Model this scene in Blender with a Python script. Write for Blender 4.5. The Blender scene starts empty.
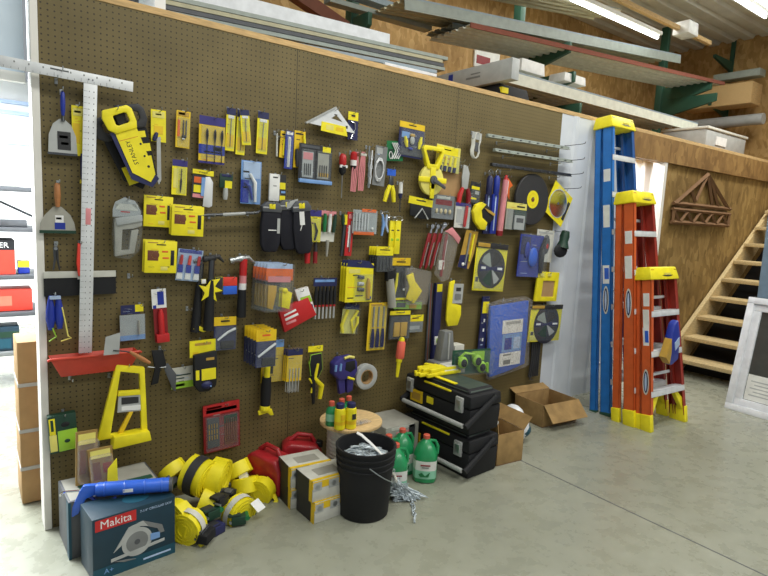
import bpy, bmesh, math, random
from mathutils import Matrix, Vector
R = math.radians
random.seed(7)
scn = bpy.context.scene
COL = scn.collection

# ---------------------------------------------------------------- camera
FPX, YAW, PITCH, ROLL = 562.55, .64722, .126592, .047794
CAM = Vector((-.29003, -2.88234, 1.5269))
_f = Vector((math.sin(YAW)*math.cos(PITCH), math.cos(YAW)*math.cos(PITCH), -math.sin(PITCH)))
_r = Vector((math.cos(YAW), -math.sin(YAW), 0))
_u = _r.cross(_f)
CR = math.cos(ROLL)*_r + math.sin(ROLL)*_u
CU = -math.sin(ROLL)*_r + math.cos(ROLL)*_u
cd = bpy.data.cameras.new('camera')
cd.sensor_width = 36; cd.lens = FPX*36/768; cd.clip_start = .05; cd.clip_end = 100
cam = bpy.data.objects.new('camera', cd); COL.objects.link(cam)
m = Matrix((CR, CU, -_f)).transposed().to_4x4(); m.translation = CAM
cam.matrix_world = m
scn.camera = cam

def ray(px, py, ax, v):
    """point of the place seen at a photo position, on the plane axis = v"""
    d = CR*((px-384)/FPX) - CU*((py-288)/FPX) + _f
    return CAM + d*((v-CAM[ax])/d[ax])
def WY(px, py, y): return ray(px, py, 1, y)
def FZ(px, py, z=0): return ray(px, py, 2, z)

# ---------------------------------------------------------------- materials
PAL = {  # sRGB 0-255, roughness, metallic
 'yellow':((238,222,30),.5,0), 'dyellow':((230,192,28),.5,0), 'pyellow':((225,214,110),.55,0), 'gold':((186,148,60),.5,0), 'amber':((150,120,62),.5,0),
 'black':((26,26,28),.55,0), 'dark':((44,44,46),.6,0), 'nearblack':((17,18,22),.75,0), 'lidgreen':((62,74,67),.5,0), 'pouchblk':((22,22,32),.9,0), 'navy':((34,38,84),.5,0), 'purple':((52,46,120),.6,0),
 'blue':((30,82,188),.45,0), 'ladderblue':((34,112,190),.45,0), 'lblue':((120,160,215),.4,0), 'pblue':((176,196,226),.4,0), 'tarp':((48,98,205),.35,0), 'royal':((28,50,150),.45,0),
 'white':((228,228,226),.5,0), 'offwhite':((205,204,194),.6,0), 'lgrey':((172,174,172),.5,0), 'grey':((120,122,122),.55,0), 'dgrey':((78,80,84),.55,0),
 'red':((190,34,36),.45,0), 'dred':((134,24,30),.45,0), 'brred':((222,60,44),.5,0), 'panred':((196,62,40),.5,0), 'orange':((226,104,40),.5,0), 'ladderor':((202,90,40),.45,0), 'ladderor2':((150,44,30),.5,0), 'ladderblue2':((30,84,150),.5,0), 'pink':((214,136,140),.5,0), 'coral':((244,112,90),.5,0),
 'green':((24,112,62),.4,0), 'dgreen':((22,58,42),.5,0), 'lime':((150,196,50),.5,0), 'jug':((34,142,86),.3,0), 'steelgreen':((42,84,66),.5,0.1), 'teal':((20,74,92),.5,0), 'tealdk':((16,50,66),.5,0), 'brown':((112,64,44),.7,0), 'rust':((134,78,62),.9,0), 'woodh':((170,112,64),.55,0),
 'steel':((172,176,178),.32,.85), 'alu':((216,218,220),.45,.15), 'dsteel':((92,94,98),.35,.85), 'chrome':((214,216,220),.15,1.0), 'zinc':((160,168,172),.4,.8),
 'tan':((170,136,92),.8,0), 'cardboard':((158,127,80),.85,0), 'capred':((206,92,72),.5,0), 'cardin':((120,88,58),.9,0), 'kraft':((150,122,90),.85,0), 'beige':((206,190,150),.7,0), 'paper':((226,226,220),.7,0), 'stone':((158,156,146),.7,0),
 'gasred':((160,26,34),.5,0), 'chain':((188,198,204),.4,.35), 'sheet':((206,208,194),.5,0), 'sheetgrey':((150,158,150),.5,0), 'sheetblue':((140,154,164),.5,0), 'olive':((176,170,140),.6,0), 'lumber':((198,164,112),.75,0), 'tread':((206,182,134),.75,0), 'pvc':((226,228,232),.35,0), 'plywd':((170,128,72),.8,0), 'spoolwd':((212,180,128),.75,0), 'glassdk':((70,74,70),.12,0), 'bluegrey':((104,124,140),.55,0), 'lightgreen':((140,200,170),.5,0),
}
_M = {}
def lin(c):
    c = c/255
    return c/12.92 if c <= .04045 else ((c+.055)/1.055)**2.4
def M(name):
    if name in _M: return _M[name]
    mt = bpy.data.materials.new(name); mt.use_nodes = True
    nt = mt.node_tree; N = nt.nodes; L = nt.links; N.clear()
    out = N.new('ShaderNodeOutputMaterial')
    if name in ('clear', 'clearblue', 'bag', 'bottleclear'):
        tr = N.new('ShaderNodeBsdfTransparent'); gl = N.new('ShaderNodeBsdfPrincipled'); gl.inputs['Specular IOR Level'].default_value = .9
        tr.inputs[0].default_value = {'clear':(.93,.95,.96,1), 'clearblue':(.55,.7,.95,1), 'bag':(.93,.92,.9,1), 'bottleclear':(.9,.9,.9,1)}[name]
        gl.inputs['Base Color'].default_value = {'clear':(.75,.78,.8,1), 'clearblue':(.3,.5,.85,1), 'bag':(.75,.72,.7,1), 'bottleclear':(.8,.8,.8,1)}[name]
        gl.inputs['Roughness'].default_value = .18
        nz = N.new('ShaderNodeTexNoise'); nz.inputs['Scale'].default_value = 45
        mr = N.new('ShaderNodeMapRange'); mr.inputs['To Min'].default_value = 0; mr.inputs['From Min'].default_value = .42; mr.inputs['From Max'].default_value = .62; mr.inputs['To Max'].default_value = {'clear':.14, 'clearblue':.3, 'bag':.30, 'bottleclear':.4}[name]
        L.new(nz.outputs['Fac'], mr.inputs['Value'])
        bp = N.new('ShaderNodeBump'); bp.inputs['Strength'].default_value = .25; bp.inputs['Distance'].default_value = .004
        L.new(nz.outputs['Fac'], bp.inputs['Height']); L.new(bp.outputs[0], gl.inputs['Normal'])
        mx = N.new('ShaderNodeMixShader'); L.new(mr.outputs[0], mx.inputs[0]); L.new(tr.outputs[0], mx.inputs[1]); L.new(gl.outputs[0], mx.inputs[2])
        L.new(mx.outputs[0], out.inputs[0]); _M[name] = mt; return mt
    rgb, ro, me = PAL[name]
    base = tuple(lin(c) for c in rgb)
    b = N.new('ShaderNodeBsdfPrincipled'); b.inputs['Roughness'].default_value = ro; b.inputs['Metallic'].default_value = me
    tc = N.new('ShaderNodeTexCoord'); nz = N.new('ShaderNodeTexNoise')
    nz.inputs['Scale'].default_value = 14; nz.inputs['Detail'].default_value = 4
    L.new(tc.outputs['Object'], nz.inputs['Vector'])
    rp = N.new('ShaderNodeValToRGB')
    k = .22 if name in ('cardboard','kraft','lumber','tread','spoolwd','plywd','gasred','concrete') else .1
    rp.color_ramp.elements[0].position = .3; rp.color_ramp.elements[1].position = .7
    rp.color_ramp.elements[0].color = tuple(c*(1-k) for c in base)+(1,)
    rp.color_ramp.elements[1].color = tuple(min(1,c*(1+k)) for c in base)+(1,)
    L.new(nz.outputs['Fac'], rp.inputs[0]); L.new(rp.outputs[0], b.inputs['Base Color'])
    if name in ('lumber','tread','spoolwd','plywd','woodh'):
        mp = N.new('ShaderNodeMapping'); mp.inputs['Scale'].default_value = (1.2,9,9) if name != 'spoolwd' else (2,12,2)
        L.new(tc.outputs['Object'], mp.inputs[0]); L.new(mp.outputs[0], nz.inputs['Vector'])
    if name in ('jug','gasred'):
        b.inputs['Coat Weight'].default_value = .25
    if name == 'jug':
        b.inputs['Subsurface Weight'].default_value = .15
    L.new(b.outputs[0], out.inputs[0]); _M[name] = mt
    return mt

def nodemat(name):
    mt = bpy.data.materials.new(name); mt.use_nodes = True
    nt = mt.node_tree; nt.nodes.clear()
    out = nt.nodes.new('ShaderNodeOutputMaterial'); b = nt.nodes.new('ShaderNodeBsdfPrincipled')
    nt.links.new(b.outputs[0], out.inputs[0]); _M[name] = mt
    return nt, b
def mathn(nt, op, a, bv=None, c=None):
    n = nt.nodes.new('ShaderNodeMath'); n.operation = op
    for i, v in enumerate((a, bv, c)):
        if v is None: continue
        if isinstance(v, (int, float)): n.inputs[i].default_value = v
        else: nt.links.new(v, n.inputs[i])
    return n.outputs[0]
def ramp(nt, fac, stops):
    r = nt.nodes.new('ShaderNodeValToRGB'); e = r.color_ramp.elements
    while len(e) < len(stops): e.new(.5)
    for i, (p, c) in enumerate(stops):
        e[i].position = p; e[i].color = tuple(lin(x) for x in c)+(1,)
    nt.links.new(fac, r.inputs[0]); return r.outputs[0]
def noise(nt, scale, detail=4, vec=None, rough=.5):
    n = nt.nodes.new('ShaderNodeTexNoise'); n.inputs['Scale'].default_value = scale; n.inputs['Detail'].default_value = detail; n.inputs['Roughness'].default_value = rough
    if vec is not None: nt.links.new(vec, n.inputs['Vector'])
    return n.outputs['Fac']
def mixc(nt, fac, a, b, mode='MIX'):
    n = nt.nodes.new('ShaderNodeMix'); n.data_type = 'RGBA'; n.blend_type = mode
    if isinstance(fac, (int, float)): n.inputs[0].default_value = fac
    else: nt.links.new(fac, n.inputs[0])
    for i, v in ((6, a), (7, b)):
        if isinstance(v, tuple): n.inputs[i].default_value = tuple(lin(x) for x in v)+(1,)
        else: nt.links.new(v, n.inputs[i])
    return n.outputs[2]

# pegboard: inch grid of holes, 4 ft panel seams
nt, b = nodemat('pegboard'); b.inputs['Roughness'].default_value = .62
tc = nt.nodes.new('ShaderNodeTexCoord'); sp = nt.nodes.new('ShaderNodeSeparateXYZ'); nt.links.new(tc.outputs['Object'], sp.inputs[0])
def cell(o): return mathn(nt, 'SUBTRACT', mathn(nt, 'FRACT', mathn(nt, 'DIVIDE', o, .0254)), .5)
cx, cz = cell(sp.outputs['X']), cell(sp.outputs['Z'])
d2 = mathn(nt, 'ADD', mathn(nt, 'MULTIPLY', cx, cx), mathn(nt, 'MULTIPLY', cz, cz))
hole = mathn(nt, 'LESS_THAN', d2, .021)
px_ = mathn(nt, 'SUBTRACT', mathn(nt, 'FRACT', mathn(nt, 'DIVIDE', mathn(nt, 'ADD', sp.outputs['X'], .61), 1.22)), .5)
seam = mathn(nt, 'LESS_THAN', mathn(nt, 'ABSOLUTE', px_), .0016)
base = ramp(nt, noise(nt, 3.2, 6, tc.outputs['Object']), [(.3,(96,83,46)), (.7,(115,100,60))])
c = mixc(nt, mathn(nt, 'MAXIMUM', hole, seam), base, (46,37,21))
nt.links.new(c, b.inputs['Base Color'])
# concrete floor
nt, b = nodemat('concrete'); b.inputs['Roughness'].default_value = .55
tc = nt.nodes.new('ShaderNodeTexCoord')
n1 = noise(nt, 1.1, 8, tc.outputs['Object'], .6); n2 = noise(nt, 9, 6, tc.outputs['Object'], .6)
c1 = ramp(nt, n1, [(.2,(140,141,126)), (.5,(152,153,138)), (.8,(164,165,150))])
c2 = ramp(nt, n2, [(.3,(222,222,218)), (.7,(250,250,248))])
nt.links.new(mixc(nt, .7, c1, c2, 'MULTIPLY'), b.inputs['Base Color'])
nt.links.new(ramp(nt, n2, [(.3,(120,120,120)), (.7,(170,170,170))]), b.inputs['Roughness'])
# oriented strand board
def osb(name, stops):
    nt, b = nodemat(name); b.inputs['Roughness'].default_value = .7
    tc = nt.nodes.new('ShaderNodeTexCoord')
    v = nt.nodes.new('ShaderNodeTexVoronoi'); v.inputs['Scale'].default_value = 24
    mp = nt.nodes.new('ShaderNodeMapping'); mp.inputs['Rotation'].default_value = (.3,.5,.4); mp.inputs['Scale'].default_value = (1,1,.45)
    nz = nt.nodes.new('ShaderNodeTexNoise'); nz.inputs['Scale'].default_value = 5
    nt.links.new(tc.outputs['Object'], nz.inputs['Vector'])
    mxv = nt.nodes.new('ShaderNodeMix'); mxv.data_type = 'VECTOR'; mxv.inputs[0].default_value = .12
    nt.links.new(tc.outputs['Object'], mxv.inputs[4]); nt.links.new(nz.outputs['Color'], mxv.inputs[5])
    nt.links.new(mxv.outputs[1], mp.inputs[0]); nt.links.new(mp.outputs[0], v.inputs['Vector'])
    sep = nt.nodes.new('ShaderNodeSeparateColor'); nt.links.new(v.outputs['Color'], sep.inputs[0])
    c1 = ramp(nt, sep.outputs[0], stops)
    c2 = ramp(nt, noise(nt, 2.2, 5, tc.outputs['Object']), [(.3,(190,180,165)), (.7,(255,255,255))])
    nt.links.new(mixc(nt, .8, c1, c2, 'MULTIPLY'), b.inputs['Base Color'])
osb('osb', [(0,(132,104,54)), (.5,(152,122,68)), (1,(172,142,86))])
osb('osb_light', [(0,(170,134,76)), (.5,(190,152,92)), (1,(208,172,114))])
osb('osb_beam', [(0,(134,100,54)), (.5,(152,116,66)), (1,(168,132,78))])
# painted ribbed steel
for nm, ca, cb in (('metalwhite',(196,202,210),(216,220,226)), ('ceilmetal',(188,188,178),(214,214,204)), ('wallblue',(206,222,238),(220,234,246)), ('trimwhite',(220,216,208),(236,233,226)), ('roomwhite',(226,228,226),(240,240,238))):
    nt, b = nodemat(nm); b.inputs['Roughness'].default_value = .5
    tc = nt.nodes.new('ShaderNodeTexCoord')
    nt.links.new(ramp(nt, noise(nt, 2.5, 5, tc.outputs['Object']), [(.3,ca), (.7,cb)]), b.inputs['Base Color'])
# lamp tubes
nt, b = nodemat('lamp_glow'); b.inputs['Emission Color'].default_value = (.95,1,.97,1); b.inputs['Emission Strength'].default_value = 9
nz = noise(nt, 3); nt.links.new(ramp(nt, nz, [(0,(235,240,240)), (1,(250,255,255))]), b.inputs['Base Color'])

# ---------------------------------------------------------------- mesh builder
_txt = {}
def text_mesh(s):
    if s not in _txt:
        cu = bpy.data.curves.new('t', 'FONT'); cu.body = s; cu.size = 1; cu.align_x = 'CENTER'; cu.align_y = 'CENTER'; cu.resolution_u = 2; cu.extrude = .5
        o = bpy.data.objects.new('t', cu); COL.objects.link(o)
        dg = bpy.context.evaluated_depsgraph_get(); dg.update()
        me = bpy.data.meshes.new_from_object(o.evaluated_get(dg))
        _txt[s] = ([v.co.copy() for v in me.vertices], [tuple(p.vertices) for p in me.polygons])
        bpy.data.objects.remove(o); bpy.data.curves.remove(cu); bpy.data.meshes.remove(me)
    return _txt[s]

class MB:
    def __init__(s): s.v = []; s.f = []; s.fm = []; s.mats = []; s.X = Matrix()
    def mi(s, m):
        if m not in s.mats: s.mats.append(m)
        return s.mats.index(m)
    def add(s, vs, fs, m):
        o = len(s.v); k = s.mi(m)
        s.v += [s.X @ Vector(p) for p in vs]
        for f in fs: s.f.append(tuple(o+i for i in f)); s.fm.append(k)
        return s
    def box(s, x0, x1, y0, y1, z0, z1, m, taper=1, taperY=None):
        ty = taper if taperY is None else taperY
        cx, cy = (x0+x1)/2, (y0+y1)/2
        q = [(x0,y0),(x1,y0),(x1,y1),(x0,y1)]
        vs = [(a,b,z0) for a,b in q]+[(cx+(a-cx)*taper, cy+(b-cy)*ty, z1) for a,b in q]
        return s.add(vs, [(3,2,1,0),(4,5,6,7),(0,1,5,4),(1,2,6,5),(2,3,7,6),(3,0,4,7)], m)
    def prism(s, pts, y0, y1, m):            # outline in x,z pushed along y
        n = len(pts)
        vs = [(x,y0,z) for x,z in pts]+[(x,y1,z) for x,z in pts]
        fs = [tuple(range(n)), tuple(range(2*n-1,n-1,-1))]+[(i,i+n,(i+1)%n+n,(i+1)%n) for i in range(n)]
        return s.add(vs, fs, m)
    def prismz(s, pts, z0, z1, m):
        n = len(pts)
        vs = [(x,y,z0) for x,y in pts]+[(x,y,z1) for x,y in pts]
        fs = [tuple(range(n-1,-1,-1)), tuple(range(n,2*n))]+[(i,(i+1)%n,(i+1)%n+n,i+n) for i in range(n)]
        return s.add(vs, fs, m)
    def ring(s, outer, inner, y0, y1, m):    # plate with a hole
        n = len(outer)
        vs = [(x,y,z) for y in (y0,y1) for lp in (outer,inner) for x,z in lp]
        fs = []
        for i in range(n):
            j = (i+1)%n
            fs += [(i,j,n+j,n+i), (2*n+j,2*n+i,3*n+i,3*n+j), (i,2*n+i,2*n+j,j), (n+j,3*n+j,3*n+i,n+i)]
        return s.add(vs, fs, m)
    def tube(s, path, r, m, n=6, closed=False):
        P = [Vector(p) for p in path]; k = len(P)
        rr = r if isinstance(r, (list, tuple)) else [r]*k
        vs = []; up = None
        for i in range(k):
            if closed: t = P[(i+1)%k]-P[i-1]
            else: t = P[min(i+1,k-1)]-P[max(i-1,0)]
            t = t.normalized() if t.length > 1e-9 else Vector((0,0,1))
            if up is None:
                up = Vector((0,0,1)) if abs(t.z) < .9 else Vector((1,0,0))
            a = t.cross(up)
            if a.length < 1e-6: a = t.orthogonal()
            a.normalize(); b = a.cross(t).normalized(); up = b
            for j in range(n):
                w = 2*math.pi*j/n
                vs.append(P[i]+a*(rr[i]*math.cos(w))+b*(rr[i]*math.sin(w)))
        fs = []
        for i in range(k if closed else k-1):
            q = (i+1)%k
            for j in range(n):
                fs.append((i*n+j, i*n+(j+1)%n, q*n+(j+1)%n, q*n+j))
        if not closed: fs += [tuple(range(n-1,-1,-1)), tuple((k-1)*n+j for j in range(n))]
        return s.add(vs, fs, m)
    def lathe(s, prof, m, o=(0,0,0), ax='z', n=20, sy=1.0, cap=True):
        vs = []
        for r, h in prof:
            for j in range(n):
                w = 2*math.pi*j/n; a, b = r*math.cos(w), r*math.sin(w)*sy
                p = {'z':(a,b,h), 'y':(a,h,-b), 'x':(h,a,b)}[ax]
                vs.append((p[0]+o[0], p[1]+o[1], p[2]+o[2]))
        fs = []; mats = m if isinstance(m, list) else None
        k = len(prof)
        ring = [[(i*n+j, i*n+(j+1)%n, (i+1)*n+(j+1)%n, (i+1)*n+j) for j in range(n)] for i in range(k-1)]
        caps = [tuple(range(n-1,-1,-1)), tuple((k-1)*n+j for j in range(n))] if cap else []
        if mats:
            for i, q in enumerate(ring): s.add(vs, q, mats[i])
            if cap: s.add(vs, caps[:1], mats[0]); s.add(vs, caps[1:], mats[-1])
            return s
        return s.add(vs, sum(ring, [])+caps, m)
    def ball(s, c, r, m, n=12):
        rx, ry, rz = r if isinstance(r, (list, tuple)) else (r,r,r)
        vs = [(c[0],c[1],c[2]-rz)]; k = n//2
        for i in range(1, k):
            a = math.pi*i/k-math.pi/2
            for j in range(n):
                w = 2*math.pi*j/n
                vs.append((c[0]+rx*math.cos(a)*math.cos(w), c[1]+ry*math.cos(a)*math.sin(w), c[2]+rz*math.sin(a)))
        vs.append((c[0],c[1],c[2]+rz)); t = len(vs)-1
        fs = [(0, 1+(j+1)%n, 1+j) for j in range(n)]
        for i in range(k-2):
            for j in range(n): fs.append((1+i*n+j, 1+i*n+(j+1)%n, 1+(i+1)*n+(j+1)%n, 1+(i+1)*n+j))
        q = 1+(k-2)*n
        fs += [(q+j, q+(j+1)%n, t) for j in range(n)]
        return s.add(vs, fs, m)
    def text(s, t, h, c, m, rot=0, th=.0006, sx=1.0, face='-y'):
        vs, fs = text_mesh(t)
        out = []
        for p in vs:
            x, z, d = p.x*h*sx, p.y*h, p.z*th
            x, z = x*math.cos(rot)-z*math.sin(rot), x*math.sin(rot)+z*math.cos(rot)
            if face == '-y': q = (c[0]+x, c[1]-d, c[2]+z)
            elif face == '-x': q = (c[0]-d, c[1]-x, c[2]+z)
            else: q = (c[0]+x, c[1]+z, c[2]+d)
            out.append(q)
        return s.add(out, fs, m)
    def build(s, name, parent=None, bv=0, label=None, loc=None, flat=False, seg=2, recalc=True):
        me = bpy.data.meshes.new(name); bm = bmesh.new()
        vv = [bm.verts.new(p) for p in s.v]
        for f, k in zip(s.f, s.fm):
            try:
                q = bm.faces.new([vv[i] for i in f]); q.material_index = k
            except ValueError: pass
        if s.v and any(isinstance(x, str) for x in s.mats): pass
        bmesh.ops.delete(bm, geom=[v for v in bm.verts if not v.link_faces], context='VERTS')
        if recalc: bmesh.ops.recalc_face_normals(bm, faces=bm.faces)
        if bv:
            ed = [e for e in bm.edges if len(e.link_faces) == 2 and e.calc_face_angle(0) > .6]
            if ed: bmesh.ops.bevel(bm, geom=ed, offset=bv, segments=seg, affect='EDGES', clamp_overlap=True, profile=.5)
        for f in bm.faces: f.smooth = not flat
        bm.to_mesh(me); bm.free()
        if not flat: me.set_sharp_from_angle(angle=R(38))
        for k in s.mats: me.materials.append(M(k))
        o = bpy.data.objects.new(name, me); COL.objects.link(o)
        if parent: o.parent = parent
        if loc: o.location = loc
        if label: o['label'] = label
        return o

LABELS = {}
def tag(o, label, cat, group=None):
    o['label'] = label; o['category'] = cat
    if group: o['group'] = group
    LABELS.setdefault(label, []).append(o.name)
    return o
def thing(name, label, cat, loc=(0,0,0), rz=0, group=None, rot=None):
    o = bpy.data.objects.new(name, None); COL.objects.link(o); o.empty_display_size = .02
    o.location = loc; o.rotation_euler = rot or (0,0,rz)
    return tag(o, label, cat, group)
def struct(o): o['kind'] = 'structure'; return o
def dup(root, loc, label, rot=None, group=None):
    r = root.copy(); COL.objects.link(r); r.location = loc
    if rot is not None: r.rotation_euler = rot
    for ch in list(root.children):
        c = ch.copy(); COL.objects.link(c); c.parent = r
        for g in ch.children:
            d = g.copy(); COL.objects.link(d); d.parent = c
    tag(r, label, root['category'], group or root.get('group'))
    return r

# ---------------------------------------------------------------- wall goods
def wpos(px, py, off): return WY(px, py, -off)
def peg_hook(px, py, off, label, up=True):
    p = wpos(px, py, off)
    h = MB(); L = off+.02
    h.tube([(0,.012,.006),(0,0,.006),(0,-.006,.004),(0,-L*.6,0),(0,-L,0),(0,-L-.008,.006),(0,-L-.010,.016)], .0022, 'steel', 5)
    h.box(-.006,.006,-.004,.0,-.012,.012,'steel')
    o = h.build('peg_hook', loc=(p.x, 0, p.z))
    tag(o, label, 'hook', 'peg hooks on the pegboard')
    return o
ORD = ['frontmost','second from the front','third from the front','fourth from the front','fifth from the front','sixth from the front']
def I(name, label, cat, bb, off, parts, tilt=0, group=None, hook=(.5,.03), stack=1, gap=.012, dx=0, dz=0):
    """one hanging thing; bb = photo box of its front plane, off = metres that plane stands out from the board"""
    x0, y0, x1, y1 = bb; cx, cy = (x0+x1)/2, (y0+y1)/2
    c = wpos(cx, cy, off)
    w = (wpos(x1, cy, off)-wpos(x0, cy, off)).x; h = (wpos(cx, y0, off)-wpos(cx, y1, off)).z
    lab = label.format(ORD[0]) if stack > 1 else label
    root = thing(name, lab, cat, c, group=group, rot=(0, R(tilt), 0))
    RS = min(2.2, max(1, (w/(x1-x0)+h/(y1-y0))/2/.0046))
    def X(x): return (x-.5)*w
    def Z(y): return (.5-y)*h
    maxd = 0
    def prims(mb, pl):
        nonlocal maxd
        for p in pl:
            k, m = p[0], p[1]
            if k == 'b':
                _, _, a, b_, c_, d_, e, f = p; mb.box(X(a),X(c_),-f/1000,-e/1000,Z(d_),Z(b_),m); maxd = max(maxd, f)
            elif k == 'p': mb.prism([(X(a),Z(b_)) for a,b_ in p[2]], -p[4]/1000, -p[3]/1000, m); maxd = max(maxd, p[4])
            elif k == 'r': mb.ring([(X(a),Z(b_)) for a,b_ in p[2]], [(X(a),Z(b_)) for a,b_ in p[3]], -p[5]/1000, -p[4]/1000, m)
            elif k == 't':
                r = p[3]; r = [q*RS/1000 for q in r] if isinstance(r, (list, tuple)) else r*RS/1000
                mb.tube([(X(a),-d/1000,Z(b_)) for a,b_,d in p[2]], r, m, 8)
            elif k == 'c':
                n = p[7] if len(p) > 7 else 24; r = p[4]*RS/1000
                mb.lathe([(r,-p[6]/1000),(r,-p[5]/1000)], m, (X(p[2]),0,Z(p[3])), 'y', n); maxd = max(maxd, p[6])
            elif k == 'a':   # annulus
                n = 24; r1, r2 = p[4]*RS/1000, p[5]*RS/1000
                o_ = [(X(p[2])+r1*math.cos(2*math.pi*i/n), Z(p[3])+r1*math.sin(2*math.pi*i/n)) for i in range(n)]
                i_ = [(X(p[2])+r2*math.cos(2*math.pi*i/n), Z(p[3])+r2*math.sin(2*math.pi*i/n)) for i in range(n)]
                mb.ring(o_, i_, -p[7]/1000, -p[6]/1000, m)
            elif k == 's': mb.ball((X(p[2]),-p[4]/1000,Z(p[3])), (p[5]*RS/1000,p[6]/1000,p[7]*RS/1000), m)
            elif k == 'l':   # turned shape along a line: profile of (t 0..1, r mm)
                A = Vector((X(p[2][0]),-p[5]/1000,Z(p[2][1]))); B = Vector((X(p[3][0]),-p[5]/1000,Z(p[3][1])))
                mb.tube([A.lerp(B,t) for t,_ in p[4]], [r*RS/1000 for _,r in p[4]], m, 10)
            elif k == 'x': mb.text(p[2], p[5]*RS/1000, (X(p[3]),-p[7]/1000,Z(p[4])), m, R(p[6]), sx=p[8] if len(p) > 8 else 1)
    for pt in parts:
        if pt[0] == 'card' and pt[1][0][0] == 'b' and w*h > .004:
            lm = ('dyellow','black','orange','gold') if pt[1][0][1] in ('yellow','dyellow','pyellow') else ('lgrey','grey','pblue','dgrey')
            _, _, a0, b0, a1, b1, _, d1 = pt[1][0]
            for _k in range(5):
                u = a0+(a1-a0)*random.uniform(.06,.55); v = b0+(b1-b0)*random.uniform(.2,.93); uw = (a1-a0)*random.uniform(.12,.38); vh = (b1-b0)*random.choice((.012,.02,.03))
                pt[1].append(('b', random.choice(lm), u, v, min(u+uw, a1-.03), v+vh, d1-.3, d1+.5))
        nm, pl = pt[0], pt[1]; op = pt[2] if len(pt) > 2 else {}
        mb = MB(); prims(mb, pl)
        o = mb.build(nm, root, bv=op.get('bv',0)/1000, label=op.get('label'))
        for sn, spl, *so in op.get('sub', []):
            q = MB(); prims(q, spl); q.build(sn, o, bv=(so[0].get('bv',0)/1000 if so else 0), label=(so[0].get('label') if so else None))
    for i in range(1, stack):
        dup(root, (c.x+dx*i, c.y+gap*i, c.z+dz*i), label.format('rearmost' if i == stack-1 else ORD[i]))
    if hook:
        hx = X(hook[0])*math.cos(R(tilt))+Z(hook[1])*math.sin(R(tilt)); hz = -X(hook[0])*math.sin(R(tilt))+Z(hook[1])*math.cos(R(tilt))
        hb = MB(); L = off+min(maxd,8)/1000+.022
        hb.tube([(0,.012,.006),(0,0,.006),(0,-.006,.003),(0,-L*.6,0),(0,-L,0),(0,-L-.008,.006),(0,-L-.010,.015)], .0022, 'steel', 5)
        hb.box(-.006,.006,-.003,.0,-.012,.012,'steel')
        ho = hb.build('peg_hook', loc=(c.x+hx, 0, c.z+hz))
        base = (label.format('row') if stack > 1 else label).split()
        if stack > 1: base = label.replace('{} of the ', '').split()
        tag(ho, ' '.join((['metal','peg','hook','holding','the']+base)[:16]), 'hook', 'peg hooks on the pegboard')
    return root
def Pn(m, x0, y0, x1, y1): return ('b', m, x0, y0, x1, y1, -.3, 1.5)
def card(m, *pr, th=3): return ('card', [('b', m, 0, 0, 1, 1, -th, 0)]+list(pr))
def blist(x0, y0, x1, y1, d=14, m='clear'): return ('blister', [('b', m, x0, y0, x1, y1, .8, d)], {'bv':3})
# ================================================================ GOODS ON THE PEGBOARD (left to right)
# --- left column
r = thing('drywall_square', 'long aluminium drywall T-square hanging at the left end of the pegboard', 'T-square', wpos(67,74,.05), rot=(0,R(2),0))
c0 = wpos(67,74,.05)
L_ = lambda px,py: (wpos(px,py,.05).x-c0.x)
h = MB(); xa, xb = L_(-8,60), L_(133,86); h.box(xa,xb,-.004,0,-.022,.022,'alu')
for i in range(int((xb-xa)/.0254)):
    x = xa+.012+i*.0254; h.box(x-.001,x+.001,-.0046,-.0039,-.021,-.012 if i%4 else -.004,'dgrey')
for i in range(0,int((xb-xa)/.0254),2): h.box(xa+.02+i*.0254,xa+.026+i*.0254,-.0046,-.0039,.004,.012,'grey')
h.box(xa+.2,xa+.27,-.0047,-.0039,.006,.013,'dgrey')
h.build('head', r, bv=.0008)
b_ = MB(); bx = L_(91,100); zb = wpos(88,352,.05).z-c0.z; b_.box(bx-.027,bx+.027,-.0025,.0005,zb,-.02,'alu')
n = int(-zb/.0254)
for i in range(1,n):
    z = -.03-i*.0254
    b_.box(bx-.026,bx-(.012 if i%4 else .002),-.0031,-.0024,z-.001,z+.001,'grey'); b_.box(bx+.012,bx+.016,-.0031,-.0024,z-.003,z+.003,'dgrey'); b_.box(bx-.006,bx-.003,-.0031,-.0024,z-.003,z+.003,'dgrey')
b_.box(bx-.01,bx+.012,-.0032,-.0024,zb*.52,zb*.46,'pink')
b_.build('blade', r, bv=.0006)
k = MB(); 
for dx in (-.008,.008): k.lathe([(.003,-.0065),(.003,-.003)],'dsteel',(bx+dx,0,-.005),'y',8)
k.build('rivet', r)
peg_hook(62,71,.05,'metal peg hook holding up the long aluminium T-square')
peg_hook(57,80,.03,'metal peg hook with a small tag, just under the T-square head')
I('taping_knife','wide grey taping knife with blue handle, hanging upper left','putty knife',(47,88,77,154),.03,[
 ('blade',[('p','lgrey',[(.02,1),(1,1),(.96,.72),(.8,.55),(.58,.47),(.42,.47),(.2,.55),(.05,.72)],-1,1),('b','dsteel',0,.985,1,1.02,-1.5,1.5),Pn('dark',.33,.66,.78,.94),Pn('white',.4,.72,.68,.76),Pn('white',.45,.82,.7,.86)]),
 ('handle',[('l','royal',(.53,.06),(.53,.42),[(0,4),(.05,8),(.4,10),(.8,9),(1,6)],8)],{'bv':0}),
 ('ferrule',[('l','dsteel',(.53,.41),(.53,.5),[(0,6),(1,8)],5)])],hook=(.53,.05))
I('jab_saw','yellow sleeved saw with a navy handle, partly behind the T-square','hand tool',(72,106,85,156),.02,[
 card('yellow',Pn('pyellow',.1,.05,.9,.2),Pn('dyellow',.1,.35,.6,.75),Pn('white',.2,.1,.7,.14)),
 ('handle',[('l','navy',(.75,.95),(.72,1.5),[(0,7),(.3,9),(.8,8),(1,5)],6)]),('tip',[('p','yellow',[(.55,1.48),(.95,1.44),(.95,1.54),(.5,1.56)],2,8)])],hook=(.5,.02))
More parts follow.
